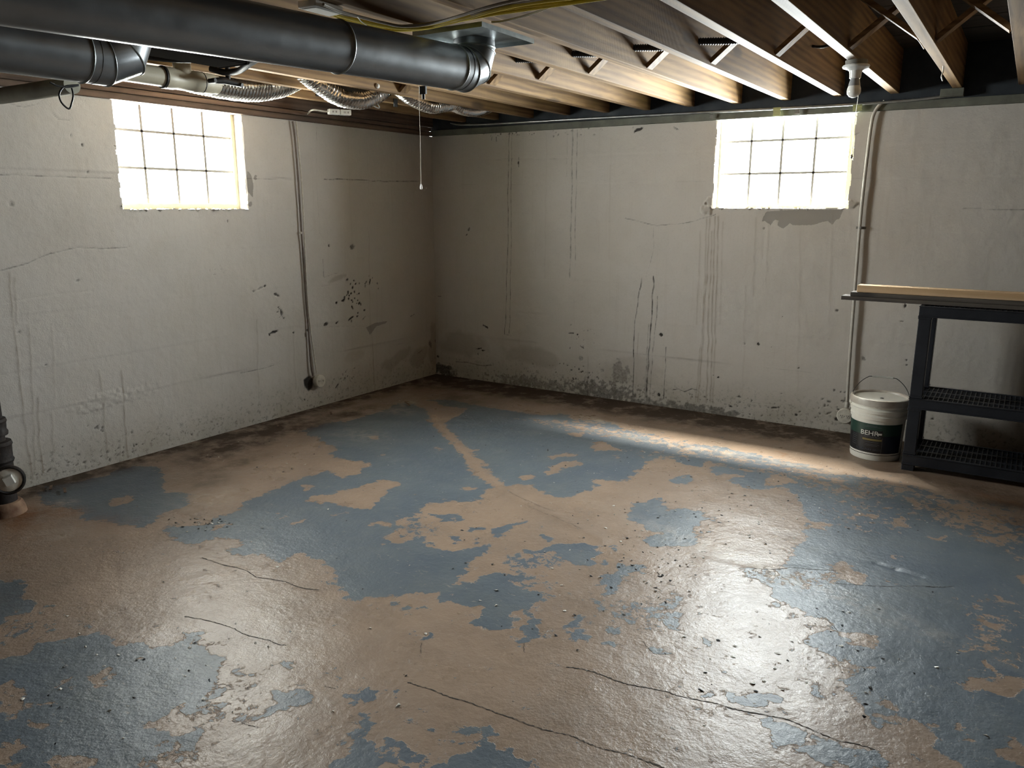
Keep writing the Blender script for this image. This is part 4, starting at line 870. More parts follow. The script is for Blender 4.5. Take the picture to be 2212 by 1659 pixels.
# ------------------------------------------------------------------ round ducts
def arc_elbow(c_h, R, n=8, y_dir=1):
    """path from horizontal (running along +y) up to vertical"""
    return [(c_h[0], c_h[1]+R*math.sin(t), c_h[2]+R*(1-math.cos(t))) for t in np.linspace(0, math.pi/2, n)]
def seam(c, axis, r, w=0.006, hgt_=0.004):
    return MB().lathe(c, axis, [(r-0.001, -w), (r+hgt_*0.6, -w*0.6), (r+hgt_, 0), (r+hgt_*0.6, w*0.6), (r-0.001, w)], 40)
def round_duct(name, label, start, end, r, R, ztop, seams, collar_z, group):
    """start: far end of the straight run; end: near end; elbow rises at the far end"""
    st = np.array(start, float); en = np.array(end, float); ax = (en-st)/np.linalg.norm(en-st)
    t = thing(name, label, 'duct', tuple(st), group)
    MB().tube([st, st+(en-st)*0.5, en], r, 40, True).build('straight_pipe', M_DUCT, t)
    for d in seams:
        seam(st+ax*d, ax, r).build('pipe_seam', M_SHEET, t)
    # gored elbow: four straight gores
    ang = np.linspace(0, math.pi/2, 4); c = st.copy()
    pts = [c, *[np.array([st[0], st[1]+R*math.sin(a), st[2]+R*(1-math.cos(a))]) for a in (math.radians(15), math.radians(45), math.radians(75))], np.array([st[0], st[1]+R, st[2]+R])]
    pts[1] = np.array([st[0], st[1]+R*0.27, st[2]+0.0]); pts[2] = np.array([st[0], st[1]+R*0.78, st[2]+R*0.22]); pts[3] = np.array([st[0], st[1]+R, st[2]+R*0.73])
    # mitred tube
    seg = 40; vs = []; dirs = [np.array([0, 1, 0.])]+[(q-p)/np.linalg.norm(q-p) for p, q in zip(pts[:-1], pts[1:])]+[np.array([0, 0, 1.])]
    for i, p in enumerate(pts):
        d0, d1 = dirs[i], dirs[i+1]; nrm = d0+d1; nrm /= np.linalg.norm(nrm); u = np.array([1., 0, 0]); w = np.cross(nrm, u); k = 1/max(0.5, (nrm@d1))
        for s_ in range(seg):
            a = 2*math.pi*s_/seg; vs.append(p+(r+0.001)*(math.cos(a)*u+k*math.sin(a)*w))
    fs = [(i*seg+k, i*seg+(k+1) % seg, (i+1)*seg+(k+1) % seg, (i+1)*seg+k) for i in range(len(pts)-1) for k in range(seg)]
    el = MB().add(vs, fs).build('elbow', M_DUCT, t); el.data.set_sharp_from_angle(angle=math.radians(16))
    for i in (1, 2, 3):
        d0, d1 = dirs[i], dirs[i+1]; nrm = d0+d1; nrm /= np.linalg.norm(nrm)
        k = 1/(nrm@d1); u = np.array([1., 0, 0]); w = np.cross(nrm, u)
        P = [pts[i]+(r+0.001)*(math.cos(a)*u+k*math.sin(a)*w) for a in np.linspace(0, 2*math.pi, 49)]
        MB().tube(P, 0.0028, 8, False).build('elbow_seam', M_SHEET, el)
    MB().lathe((st[0], st[1]+R, st[2]+R), (0, 0, 1), [(r+0.001, -0.001), (r+0.001, ztop-st[2]-R)], 40).build('collar', M_SHEET if group is None else M_DUCT, t)
    seam((st[0], st[1]+R, collar_z), (0, 0, 1), r).build('pipe_seam', M_SHEET, t)
    return t
d1 = round_duct('round_duct', 'long dark grey round duct ending in an elbow under a square metal plate', (2.235, -2.645, 1.912), (2.145, -5.6, 1.826), 0.0795, 0.105, 2.03, (0.035, 0.62, 2.1), 2.0, 'round sheet metal ducts')
pl = MB(); pl.box((2.125, -2.775, 2.0285), (2.435, -2.425, 2.0315)); pl.box((2.1225, -2.775, 2.0145), (2.125, -2.425, 2.0315)); pl.box((2.435, -2.775, 2.0145), (2.4375, -2.425, 2.0315)); pl.box((2.1225, -2.7775, 2.0145), (2.4375, -2.775, 2.0315)); pl.box((2.1225, -2.425, 2.0145), (2.4375, -2.4225, 2.0315))
pl.build('boot_plate', M_SHEET, d1, smooth=False)
d2 = round_duct('round_duct', 'shorter round duct behind the long one, elbow turning up at top left', (1.45, -3.640, 1.880), (1.45, -5.6, 1.874), 0.085, 0.145, 2.26, (0.03, 1.4), 2.06, 'round sheet metal ducts')
# wrapped dark trunk duct further back
t = thing('trunk_duct', 'dark flat duct glimpsed behind the round ducts at top left', 'duct', (1.12, -2.9, 1.99))
MB().box((1.03, -5.6, 1.995), (1.215, -2.78, 2.033)).build('duct_body', M_HOLE, t, smooth=False, bevel=0.006)
MB().box((1.028, -2.80, 1.993), (1.217, -2.795, 2.0335)).build('end_flange', M_HOLE, t, smooth=False)

# ------------------------------------------------------------------ flexible foil ducts
def flex(name, label, pts, r, group, pitch=0.021):
    P = curve(pts, 2000); seg_ = np.r_[0, np.cumsum(np.linalg.norm(np.diff(P, axis=0), axis=1))]
    L_ = seg_[-1]; n = int(L_/pitch*6); s = np.linspace(0, L_, n); Q = np.stack([np.interp(s, seg_, P[:, k]) for k in range(3)], 1)
    R = r*(1+0.13*np.cos(2*math.pi*s/pitch))+0.0025*(vnoise(s*60, s*0+3)-0.5)
    t = thing(name, label, 'duct', tuple(Q[0]), group)
    MB().tube(Q, R, 28, True).build('corrugated_hose', M_FOIL, t, recalc=False)
    for k in (0, -1):
        a = Q[0]-Q[3] if k == 0 else Q[-1]-Q[-4]
        MB().lathe(Q[k], a, [(r*1.1, -0.012), (r*1.12, 0), (r*1.1, 0.012)], 28).build('hose_clamp', M_SHEET, t)
    return t
flex('flexible_duct', 'silver flexible foil duct sagging between joists above the left window', [(0.49, -3.25, 2.12), (0.49, -3.0, 2.09), (0.49, -2.75, 2.055), (0.49, -2.45, 2.028), (0.49, -2.2, 2.028), (0.49, -2.0, 2.065), (0.49, -1.85, 2.13)], 0.070, 'silver flexible ducts')
flex('flexible_duct', 'silver flexible duct dipping in the middle beside the looped black strap', [(0.79, -2.12, 2.12), (0.79, -1.99, 2.06), (0.79, -1.83, 2.006), (0.79, -1.68, 1.998), (0.79, -1.58, 2.02), (0.79, -1.47, 2.07), (0.79, -1.40, 2.12)], 0.052, 'silver flexible ducts')
flex('flexible_duct', 'silver flexible duct farthest back, near the room corner', [(0.80, -1.34, 2.11), (0.80, -1.2, 2.058), (0.80, -1.02, 2.030), (0.80, -0.88, 2.05), (0.80, -0.78, 2.066), (0.80, -0.66, 2.052), (0.80, -0.5, 2.056), (0.80, -0.34, 2.10)], 0.046, 'silver flexible ducts')

# ------------------------------------------------------------------ PVC drain with tee, grey pipe, hanger and cables
t = thing('drain_pipe', 'cream plastic drain pipe with tee and end cap above the left window', 'pipe', (0.70, -3.0, 1.975))
px_, pz = 0.705, 1.975
MB().tube([(px_, -3.9, pz+0.004), (px_, -2.82, pz)], 0.043, 28).build('pipe_run', M_PVC, t)
MB().lathe((px_, -2.86, pz), (0, 1, 0), [(0.046, 0), (0.050, 0.004), (0.050, 0.05), (0.047, 0.056), (0.047, 0.15), (0.050, 0.154), (0.050, 0.20), (0.046, 0.204)], 28).build('tee_fitting', M_PVC, t)
MB().lathe((px_, -2.66, pz), (0, 1, 0), [(0.042, 0), (0.048, 0.004), (0.048, 0.06), (0.044, 0.066), (0.044, 0.09), (0.035, 0.10), (0.02, 0.102)], 28).build('end_cap', M_PVC, t)
MB().lathe((px_, -2.863, pz), (0, 1, 0), [(0.0455, -0.005), (0.0505, -0.003), (0.0505, 0.003), (0.0455, 0.005)], 28).build('rubber_ring', M_BLACK, t)
MB().lathe((px_, -2.66, pz), (0, 1, 0), [(0.0455, -0.004), (0.0505, -0.002), (0.0505, 0.003), (0.0455, 0.004)], 28).build('rubber_ring', M_BLACK, t)
MB().lathe((px_, -2.755, pz), (0, 0, 1), [(0.036, 0.0), (0.040, 0.03), (0.040, 0.08), (0.036, 0.085), (0.034, 0.29)], 28).build('riser', M_PVC, t)
t = thing('pipe_hanger', 'black cast iron hanger clamp with a cross bar beside the drain tee', 'hanger', (0.83, -2.62, 2.0))
b = MB(); b.tube([(0.835, -2.60, 2.25), (0.835, -2.60, 1.985)], 0.012, 12); b.build('hanger_rod', M_BLACK, t)
b = MB(); b.tube([(0.82, -2.68, 1.972), (0.83, -2.62, 1.980), (0.845, -2.55, 1.972)], [0.012, 0.017, 0.012], 12); b.tube([(0.81, -2.69, 1.97), (0.845, -2.68, 1.972)], 0.011, 10); b.tube([(0.83, -2.55, 1.972), (0.86, -2.54, 1.965)], 0.011, 10)
b.build('cross_bar', M_BLACK, t)
def cable(name, label, pts, r, m, group=None, cat='cable', seg=10, n=60, ribs=None):
    P = curve(pts, n); R = r
    if ribs:
        sg = np.r_[0, np.cumsum(np.linalg.norm(np.diff(P, axis=0), axis=1))]; L_ = sg[-1]; k = int(L_/ribs*4); s = np.linspace(0, L_, k)
        P = np.stack([np.interp(s, sg, P[:, c]) for c in range(3)], 1); R = r*(1+0.16*np.cos(2*math.pi*s/ribs))
    o = MB().tube(P-0, R, seg).build(name, m, None, loc=tuple(P[0])); return tag(o, label, cat, group)
cable('black_cable', 'thick black cable crossing behind the ducts above the left window, left part', [(0.72, -3.05, 2.055), (0.80, -2.96, 2.036), (0.93, -2.86, 2.03), (1.02, -2.76, 2.06)], 0.014, M_BLACK, 'thick black cables at top left')
cable('black_cable', 'thick black cable curving towards the long duct, right of the drain tee', [(0.80, -2.67, 2.03), (0.86, -2.64, 2.012), (0.95, -2.63, 2.012), (1.05, -2.65, 2.03), (1.14, -2.66, 2.05)], 0.015, M_BLACK, 'thick black cables at top left')
cable('wire_loop', 'small black wire loop hanging below the left duct', [onx(p, 1.45) for p in ((108, 178), (125, 186), (150, 188), (170, 184), (143, 186), (131, 195), (128, 208), (134, 223), (149, 235), (155, 222), (158, 205), (155, 190))], 0.0028, M_BLACK, cat='wire', n=90)
cable('grey_pipe', 'dusty grey pipe entering the left wall under the ducts', [(0.0, -3.245, 1.898), (0.3, -3.245, 1.898), (0.63, -3.245, 1.90)], 0.036, M_PVCG, cat='pipe', seg=24)
# ribbed black cable threaded through the joist bays
bx = [(1.268, -1.84, 2.105)]
for i, (a, c) in enumerate(bays):
    if a < 1.2 or a > 2.9: continue
    bx += [(a+0.004, -1.72+0.10*(a-1.3)/1.6, 2.112), ((a+c)/2, -1.70+0.10*(a-1.3)/1.6, 2.104), (c-jt-0.004, -1.715+0.10*(a-1.3)/1.6, 2.110)]
cable('armored_cable', 'black ribbed armored cable threaded through the joists from the duct elbow rightwards', bx, 0.0145, M_BLACK, ribs=0.011, seg=12, n=200)
cable('armored_cable', 'short black ribbed cable drooping under a joist near the bulb', [onx(p, 3.0+dx) for p, dx in (((1738, 92), 0.05), ((1752, 99), 0.1), ((1775, 101), 0.2), ((1800, 95), 0.3))], 0.006, M_BLACK, ribs=0.007)
# yellow cables over the duct
ypts = [(700, 22), (740, 38), (790, 52), (830, 60), (870, 63), (930, 58), (1000, 42), (1060, 28), (1120, 17), (1200, 6), (1300, -6), (1420, -22)]
for k in range(6):
    zc = 2.020-0.0045*(k % 2); m_ = M_GREYCABLE if k in (4, 5) else M_YELLOW
    off = (k-2.2)*5.0
    P = [onz((p[0]+3*math.sin(k*2+i), p[1]+(off if k < 4 else -14-(k-4)*6)*(0.35+0.65*abs(i-4)/7)+2.0*math.sin(k*1.7+i*1.1)), zc) for i, p in enumerate(ypts)]
    nm = 'grey_cable' if m_ is M_GREYCABLE else 'yellow_cable'
    which = ['topmost', 'second from the top', 'third from the top', 'lowest', 'lower', 'upper'][k]
    lb = which+' of the two pale grey cables running above the yellow bundle' if m_ is M_GREYCABLE else which+' of four yellow cables draped under joists by the duct elbow'
    cable(nm, lb, P, 0.0062 if k < 4 else 0.0048, m_, 'sheathed cables bundled over the duct' if k < 4 else 'grey cables beside the bundle', n=90)
cable('grey_cable', 'single pale cable swinging below the yellow bundle to a staple', [onz(p, 2.018) for p in ((1062, 48), (1085, 46), (1120, 38), (1160, 26), (1195, 12), (1203, 9))], 0.0035, M_GREYCABLE)

# ------------------------------------------------------------------ small things under the joists
t = thing('junction_cover', 'flat white rectangular cover under the joists beside the long duct', 'cover', (2.11, -3.22, 2.02))
b = MB(); A = [onz(p, 2.012) for p in ((643, 18), (680, 13), (742, 30), (714, 36))]
b.add([tuple(p) for p in A]+[(p[0], p[1], 2.034) for p in A], [(0, 1, 2, 3), (4, 5, 6, 7), (0, 1, 5, 4), (1, 2, 6, 5), (2, 3, 7, 6), (3, 0, 4, 7)])
b.build('cover_plate', M_WHITEP, t, smooth=False, bevel=0.004)
A2 = [np.array(p) for p in A]; cc = sum(A2)/4; B2 = [cc+(p-cc)*0.86 for p in A2]
MB().add([(p[0], p[1], 2.0095) for p in B2]+[(p[0], p[1], 2.013) for p in B2], [(0, 1, 2, 3), (4, 5, 6, 7), (0, 1, 5, 4), (1, 2, 6, 5), (2, 3, 7, 6), (3, 0, 4, 7)]).build('inner_panel', M_WHITEP, t, smooth=False, bevel=0.002)

# power strip of two receptacles with its cord
t = thing('receptacle_block', 'white double receptacle block on a short stiff cord above the left wall', 'outlet', (0.34, -1.42, 1.98))
c0 = onz((709, 241), 1.985); c1_ = onz((757, 244), 1.985); ax = (c1_-c0)/np.linalg.norm(c1_-c0)
cen = (c0+c1_)/2; Lh = np.linalg.norm(c1_-c0)/2
for sg_ in (-1, 1):
    q0 = cen+ax*(0.002 if sg_ > 0 else -0.002); q1 = cen+ax*sg_*Lh
    r1 = MB().obox(q0, q1, 0.040, 0.034).build('receptacle_body', M_WHITEP, t, smooth=False, bevel=0.004)
    sd = np.cross(ax, (0, 0, 1)); sd /= np.linalg.norm(sd)
    if sd@(CAM-cen) < 0: sd = -sd
    for k in (-1, 1):
        m0 = (q0+q1)/2+ax*k*0.011+sd*0.0205
        b = MB(); b.obox(m0-ax*0.0035+np.array((0, 0, -0.006)), m0-ax*0.0035+np.array((0, 0, 0.005)), 0.0016, 0.0016, up=tuple(ax)); b.obox(m0+ax*0.0035+np.array((0, 0, -0.006)), m0+ax*0.0035+np.array((0, 0, 0.005)), 0.0016, 0.0016, up=tuple(ax))
        b.build('plug_slot', M_HOLE, r1, smooth=False)
MB().tube(curve([c0+np.array((0, 0, 0.0)), c0-ax*0.03, c0-ax*0.10+np.array((0, 0, 0.004)), onz((664, 246), 1.99)], 24), 0.0055, 10).build('stiff_cord', M_OLDPAINT, t)

# black clip and the light pull cord by the duct elbow
t = thing('black_clip', 'small black plug clip hanging under the long duct', 'clip', (2.10, -2.95, 1.82))
p0 = ony((914, 193), -2.72); b = MB(); b.box(p0+np.array((-0.014, -0.006, -0.018)), p0+np.array((0.014, 0.006, 0.012))); b.build('clip_body', M_BLACK, t, smooth=False, bevel=0.002)
MB().tube([p0+np.array((0, 0, -0.018)), p0+np.array((0, 0, -0.036))], 0.006, 8).build('clip_tip', M_BLACK, t)
t = thing('pull_cord', 'thin pull cord with white bell end hanging below the long duct', 'cord', (1.17, -1.58, 2.0))
pc = onz((905, 195), 2.01); pe = np.array([pc[0], pc[1], 1.42])
bot = None
for zz in np.linspace(2.0, 1.2, 400):
    q = np.array([pc[0], pc[1], zz]); d = q-CAM; yy = PX_H/2-FPX*(d@_u)/(d@_f)
    if yy > 398: bot = q; break
MB().tube([(pc[0], pc[1], 2.28), pc, (pc[0]+0.001, pc[1], (2+bot[2])/2), bot], 0.0009, 6).build('cord', M_GREYCABLE, t)
MB().lathe(bot, (0, 0, -1), [(0.002, -0.003), (0.004, 0.0), (0.0065, 0.012), (0.0068, 0.022), (0.0045, 0.026)], 12).build('bell_end', M_WHITEP, t)

# bare bulb lampholder under the joist
t = thing('lamp_holder', 'white porcelain lampholder with unlit bulb under a joist by the right window', 'lamp', (3.402, -1.25, 2.03))
MB().lathe((3.402, -1.25, 2.034), (0, 0, -1), [(0.046, 0), (0.046, 0.022)], 28).build('ceiling_box', M_GREYCLIP, t)
MB().lathe((3.402, -1.25, 2.012), (0, 0, -1), [(0.056, -0.001), (0.058, 0.004), (0.055, 0.010), (0.036, 0.016), (0.028, 0.022), (0.0255, 0.034), (0.024, 0.052), (0.021, 0.055)], 36).build('porcelain_base', M_PORCELAIN, t)
bl_ = MB().lathe((3.402, -1.25, 1.96), (0, 0, -1), [(0.014, -0.006), (0.016, 0.0), (0.020, 0.008), (0.0235, 0.022), (0.025, 0.034)], 28).build('bulb_neck', mat('grey_bulb_heatsink', (0.30, 0.31, 0.33), 0.4), t)
MB().lathe((3.402, -1.25, 1.926), (0, 0, -1), [(0.025, 0.0), (0.0285, 0.010), (0.0300, 0.022), (0.0275, 0.034), (0.019, 0.044), (0.008, 0.049), (0.0, 0.050)], 28).build('bulb_globe', mat('frosted_bulb', (0.85, 0.85, 0.83), 0.25), t)
MB().tube([(3.424, -1.262, 1.985), (3.426, -1.263, 1.90), (3.418, -1.262, 1.75), (3.420, -1.262, 1.63)], 0.0011, 6).build('pull_chain', M_CHAIN, t)
MB().lathe((3.420, -1.262, 1.63), (0, 0, -1), [(0.002, 0), (0.005, 0.006), (0.005, 0.014), (0.002, 0.018)], 10).build('chain_end', M_CHAIN, t)

# black straps and staples on the left joists, a cap on a joist side
def strap(p, w, h, x, lab):
    q = onx(p, x); o = MB().box((x-0.0005, q[1]-w/2, q[2]-h/2), (x+0.004, q[1]+w/2, q[2]+h/2)).build('pipe_strap', M_BLACK, None, smooth=False, bevel=0.001, loc=tuple(q))
    tag(o, lab, 'strap', 'black straps on the joists')
strap((686, 199), 0.035, 0.05, 0.345, 'black strap on the joist under the first sag of foil duct')
strap((854, 222), 0.035, 0.05, 0.653, 'black strap on the joist right of the middle foil duct')
cable('strap_loop', 'looped dark strap hanging by the middle silver duct', [onx(p, 0.74) for p in ((798, 205), (799, 215), (805, 226), (815, 233), (820, 232), (817, 226), (812, 224))], 0.003, M_GREYCLIP, cat='strap', n=50)
t = thing('round_clip', 'small round white clip on a joist under the long duct', 'clip', tuple(onx((815, 186), 1.27)))
q = onx((815, 186), 0.965); t.location = q
MB().lathe(q, (1, -0.3, 0), [(0.012, -0.004), (0.014, 0.0), (0.013, 0.006), (0.007, 0.010), (0.003, 0.012)], 20).build('clip_cup', M_WHITEP, t)
cable('thin_wire', 'thin white wire slanting to the duct beside the white cover', [onz(p, 2.0) for p in ((772, 36), (780, 46), (792, 55))], 0.0015, M_WHITEP, cat='wire')
# nails and cobweb tufts are too fine to stand apart; a paper scrap hangs by the far joist
cable('cable_loop', 'pale cable scrap hanging beside a joist at upper right', [onx(p, 3.66) for p in ((1961, 22), (1965, 32), (1975, 45), (1972, 62), (1980, 80), (1990, 95), (1996, 105))], 0.003, M_GREYCABLE, n=50)
cable('cable_stub', 'short pale cable stub below the right joist end', [onx(p, 3.72) for p in ((2038, 142), (2037, 155), (2034, 165), (2036, 174))], 0.003, M_WHITEP)
o = MB().box((3.63, -0.016-0.05, 1.992), (3.745, -0.0145, 2.034)).build('support_block', M_SILLGREEN, None, smooth=False, bevel=0.002, loc=(3.69, -0.04, 1.99))
tag(o, 'grey wooden block under the right joist end on the sill', 'block')

# ------------------------------------------------------------------ conduits and outlets on the walls
HC = 0.012+0.004
cable('metal_conduit', 'steel conduit running level along the top of the right wall', [(0.22, -0.034, 2.034), (0.32, -0.034, 2.016), (0.6, -0.034, 2.006), (1.4, -0.034, 2.000), (2.3, -0.034, 1.992), (3.3, -0.034, 1.985), (3.7, -0.034, 2.0)], 0.0085, M_EMT, cat='conduit', seg=16, n=80)
t = thing('metal_conduit', 'painted vertical conduit beside the right window, bending out at the top', 'conduit', (3.29, -0.03, 0.17))
MB().tube(curve([(3.345, -0.026, 1.992), (3.322, -0.027, 1.975), (3.298, -0.028, 1.935), (3.286, -0.028, 1.86), (3.279, -0.028, 1.6), (3.277, -0.028, 1.31), (3.284, -0.028, 0.9), (3.292, -0.028, 0.5), (3.303, -0.028, 0.165)], 80), 0.0095, 14).build('conduit_pipe', M_PAINTEDMETAL, t)
q = ony((1860, 492), -0.02); b = MB(); b.obox(q+np.array((-0.028, 0.004, 0)), q+np.array((0.028, 0.004, 0)), 0.005, 0.014, up=(0, 0, 1)); b.lathe(q+np.array((0.0, -0.009, -0.007)), (0, 0, 1), [(0.0115, 0), (0.0115, 0.014)], 16); b.build('pipe_clamp', M_GREYCLIP, t)
MB().lathe((3.303, -0.028, 0.165), (0, 0, 1), [(0.013, 0), (0.013, 0.03), (0.010, 0.034)], 16).build('connector', M_PAINTEDMETAL, t)
def round_outlet(label, c, nrm, r):
    t = thing('round_outlet', label, 'outlet', tuple(c), 'round surface outlets')
    n_ = np.array(nrm, float); side = np.cross((0, 0, 1), n_)
    MB().lathe(np.array(c), n_, [(r*0.95, 0), (r, 0.003), (r, 0.030)], 36).build('outlet_box', M_OLDPAINT, t)
    cv = MB().lathe(np.array(c)+n_*0.030, n_, [(r*1.03, 0), (r*1.03, 0.003), (r*0.93, 0.008), (r*0.3, 0.010), (0.002, 0.010)], 36).build('cover_plate', M_OLDPAINT, t)
    for k in (-1, 1):
        m0 = np.array(c)+n_*0.0405+side*k*0.017
        MB().lathe(m0-n_*0.004, n_, [(0.0145, 0), (0.0145, 0.0045), (0.012, 0.005)], 20).build('socket_face', M_OLDPAINT, t)
        b = MB()
        for s_ in (-1, 1): b.obox(m0+side*s_*0.005+np.array((0, 0, -0.001))+n_*0.001, m0+side*s_*0.005+np.array((0, 0, 0.007))+n_*0.001, 0.0022, 0.0018, up=tuple(side))
        b.lathe(m0+np.array((0, 0, -0.007))+n_*0.0005, n_, [(0.002, 0), (0.002, 0.0014)], 8)
        b.build('plug_slot', M_HOLE, t, smooth=False)
    MB().lathe(np.array(c)+n_*0.0385, n_, [(0.003, 0), (0.003, 0.003), (0.001, 0.004)], 10).build('screw', M_EMT, t)
    return t
round_outlet('round paint-crusted outlet low on the left wall at the end of its conduit', (0.014, -1.372, 0.187), (1, 0, 0), 0.044)
round_outlet('round grimy outlet low on the right wall behind the white pail', (3.300, -0.014, 0.112), (0, -1, 0), 0.048)
t = thing('metal_conduit', 'dark bent conduit dropping down the left wall to the round outlet', 'conduit', (0.02, -1.4, 0.2))
L1 = [onx(p, 0.021) for p in ((632, 262), (637, 300), (645, 400), (651, 500), (656, 560), (661, 640), (667, 720), (672, 790), (676, 812))]
MB().tube(curve(L1, 80), 0.0062, 12).build('conduit_pipe', noisy('brown_painted_conduit', (0.10, 0.075, 0.06), (0.19, 0.155, 0.13), 0.6, scale=16, bump=0.2), t)
L2 = [onx(p, 0.018) for p in ((640, 262), (652, 400), (658, 520), (664, 640), (672, 720), (679, 770), (684, 806))]
MB().tube(curve(L2, 80), 0.0050, 10).build('grey_wire', M_OLDPAINT, t)
q = onx((650, 503), 0.024); MB().lathe(q, (1, 0, 0), [(0.008, -0.004), (0.009, 0.002), (0.005, 0.006)], 14).build('pipe_clamp', M_OLDPAINT, t)

# tape and strap scraps over the right window
for i, (p, w, h_, m_, lb, yo) in enumerate((((1678, 241), 0.045, 0.05, M_TAPE, 'olive tape strip over the middle of the right window', -0.046), ((1722, 241), 0.03, 0.03, M_GREYCLIP, 'brown tape scrap just right of the olive strip over the right window', -0.046),
                                         ((1852, 233), 0.05, 0.034, M_TAPE, 'olive tape strip at the right corner of the right window', -0.047), ((1536, 252), 0.020, 0.028, M_GREYCLIP, 'small brown tape scrap at the left corner of the right window', -0.046))):
    q = ony(p, yo); n_ = 5; vs = []; fs = []
    for k in range(n_+1):
        zz = q[2]+h_/2-h_*k/n_; yy = yo-0.003*math.sin(k*1.3)
        for sx in (-1, 1): vs += [(q[0]+sx*w/2+0.002*math.sin(k*3+i), yy, zz), (q[0]+sx*w/2+0.002*math.sin(k*3+i), yy+0.0012, zz)]
    for k in range(n_):
        a = 4*k; fs += [(a, a+2, a+6, a+4), (a+1, a+5, a+7, a+3), (a, a+4, a+5, a+1), (a+2, a+3, a+7, a+6)]
    fs += [(0, 1, 3, 2), (4*n_, 4*n_+2, 4*n_+3, 4*n_+1)]
    tag(MB().add(vs, fs).build('tape_strip', m_, None, smooth=False, loc=tuple(q)), lb, 'tape', 'tape scraps over the right window')

# ------------------------------------------------------------------ cast iron stack with cleanout
sx_, sy_ = 0.262, -3.590
t = thing('soil_stack', 'rusty black cast iron pipe stack with a white cleanout at the left edge', 'pipe', (sx_, sy_, 0))
MB().lathe((sx_, sy_, 0.0), (0, 0, 1), [(0.044, 0.25), (0.044, 1.86)], 28).build('riser_pipe', M_IRON, t)
MB().lathe((sx_, sy_, 0.0), (0, 0, 1), [(0.045, 0.365), (0.058, 0.37), (0.060, 0.385), (0.054, 0.395), (0.056, 0.425), (0.060, 0.435), (0.056, 0.447), (0.045, 0.45)], 28).build('hub', M_IRON, t)
MB().lathe((sx_, sy_, 0.0), (0, 0, 1), [(0.048, 0.235), (0.066, 0.24), (0.070, 0.25), (0.064, 0.26), (0.066, 0.315), (0.071, 0.325), (0.066, 0.34), (0.048, 0.342)], 28).build('hub', M_IRON, t)
MB().lathe((sx_, sy_, 0.0), (0, 0, 1), [(0.060, 0.03), (0.058, 0.08), (0.062, 0.24)], 28).build('tee_body', M_IRON, t)
MB().lathe((sx_, sy_, 0.0), (0, 0, 1), [(0.092, -0.012), (0.088, 0.014), (0.080, 0.040), (0.072, 0.050), (0.06, 0.052)], 28).build('floor_collar', noisy('rust_stained_mortar', (0.30, 0.19, 0.12), (0.14, 0.07, 0.04), 0.85, scale=20, bump=0.8, bscale=40), t)
cd_ = np.array([0.90, -0.42, 0.10]); cd_ /= np.linalg.norm(cd_)
cc_ = np.array([sx_+0.040, sy_+0.022, 0.172])+cd_*0.02
MB().lathe(cc_, cd_, [(0.052, 0), (0.054, 0.045), (0.064, 0.048), (0.067, 0.055), (0.067, 0.072), (0.060, 0.076), (0.054, 0.072), (0.052, 0.066)], 36).build('cleanout_ring', M_IRON, t)
plug = MB().lathe(cc_, cd_, [(0.054, 0.05), (0.054, 0.069), (0.050, 0.071), (0.002, 0.071)], 36).build('cleanout_plug', noisy('chipped_white_paint', (0.85, 0.83, 0.78), (0.70, 0.66, 0.58), 0.6, scale=22, bump=0.4), t)
u_ = np.cross(cd_, (0, 0, 1)); u_ /= np.linalg.norm(u_); w_ = np.cross(u_, cd_); sq = []
for k in range(4):
    a = math.radians(25+90*k); sq.append(math.cos(a)*u_+math.sin(a)*w_)
c7 = cc_+cd_*0.071
MB().add([c7+s_*0.031 for s_ in sq]+[c7+cd_*0.030+s_*0.027 for s_ in sq], [(3, 2, 1, 0), (4, 5, 6, 7), (0, 1, 5, 4), (1, 2, 6, 5), (2, 3, 7, 6), (3, 0, 4, 7)]).build('square_nut', M_WHITEP, plug, smooth=False, bevel=0.002)

# ------------------------------------------------------------------ white pail
PXc, PYc = 3.552, -0.405
pz0 = -0.008
PX3 = np.array([PXc, PYc, 0])
base_px = onz((1894, 990)); 
PC = np.array([3.537, -0.395, 0.0])
t = thing('paint_pail', 'white plastic paint pail with green and navy label beside the shelf', 'bucket', (PC[0], PC[1], 0))
hp = 0.345
def rad(z): return 0.134+0.014*z/hp
prof = [(0.120, pz0), (0.131, pz0+0.002), (rad(0), 0.006), (rad(0.225), 0.228), (rad(.23)+0.005, 0.230), (rad(.258)+0.006, 0.250), (rad(.262)+0.002, 0.253), (rad(.262)+0.003, 0.266), (rad(.28)+0.008, 0.268), (rad(.284)+0.009, 0.286), (rad(.29)+0.002, 0.289), (rad(.3), 0.300), (rad(.305)+0.006, 0.303), (rad(.31)+0.007, 0.310), (rad(.315), 0.316), (rad(.33), 0.335)]
MB().lathe((PC[0], PC[1], 0), (0, 0, 1), prof, 64).build('pail_body', M_PAIL, t)
lid = MB().lathe((PC[0], PC[1], 0), (0, 0, 1), [(rad(.31)+0.004, 0.308), (rad(.31)+0.012, 0.310), (rad(.31)+0.013, 0.338), (rad(.31)+0.010, 0.346), (rad(.31)+0.001, 0.348), (rad(.31)-0.006, 0.344), (rad(.31)-0.009, 0.334), (0.004, 0.332)], 64).build('pail_lid', noisy('smudged_lid_plastic', (0.60, 0.58, 0.53), (0.36, 0.30, 0.25), 0.4, scale=9, bump=0.05), t)
MB().lathe((PC[0]+0.01, PC[1]-0.02, 0.333), (0, 0, 1), [(0.01, -0.001), (0.01, 0.004), (0.007, 0.006)], 12).build('vent_plug', M_GREYCLIP, lid)
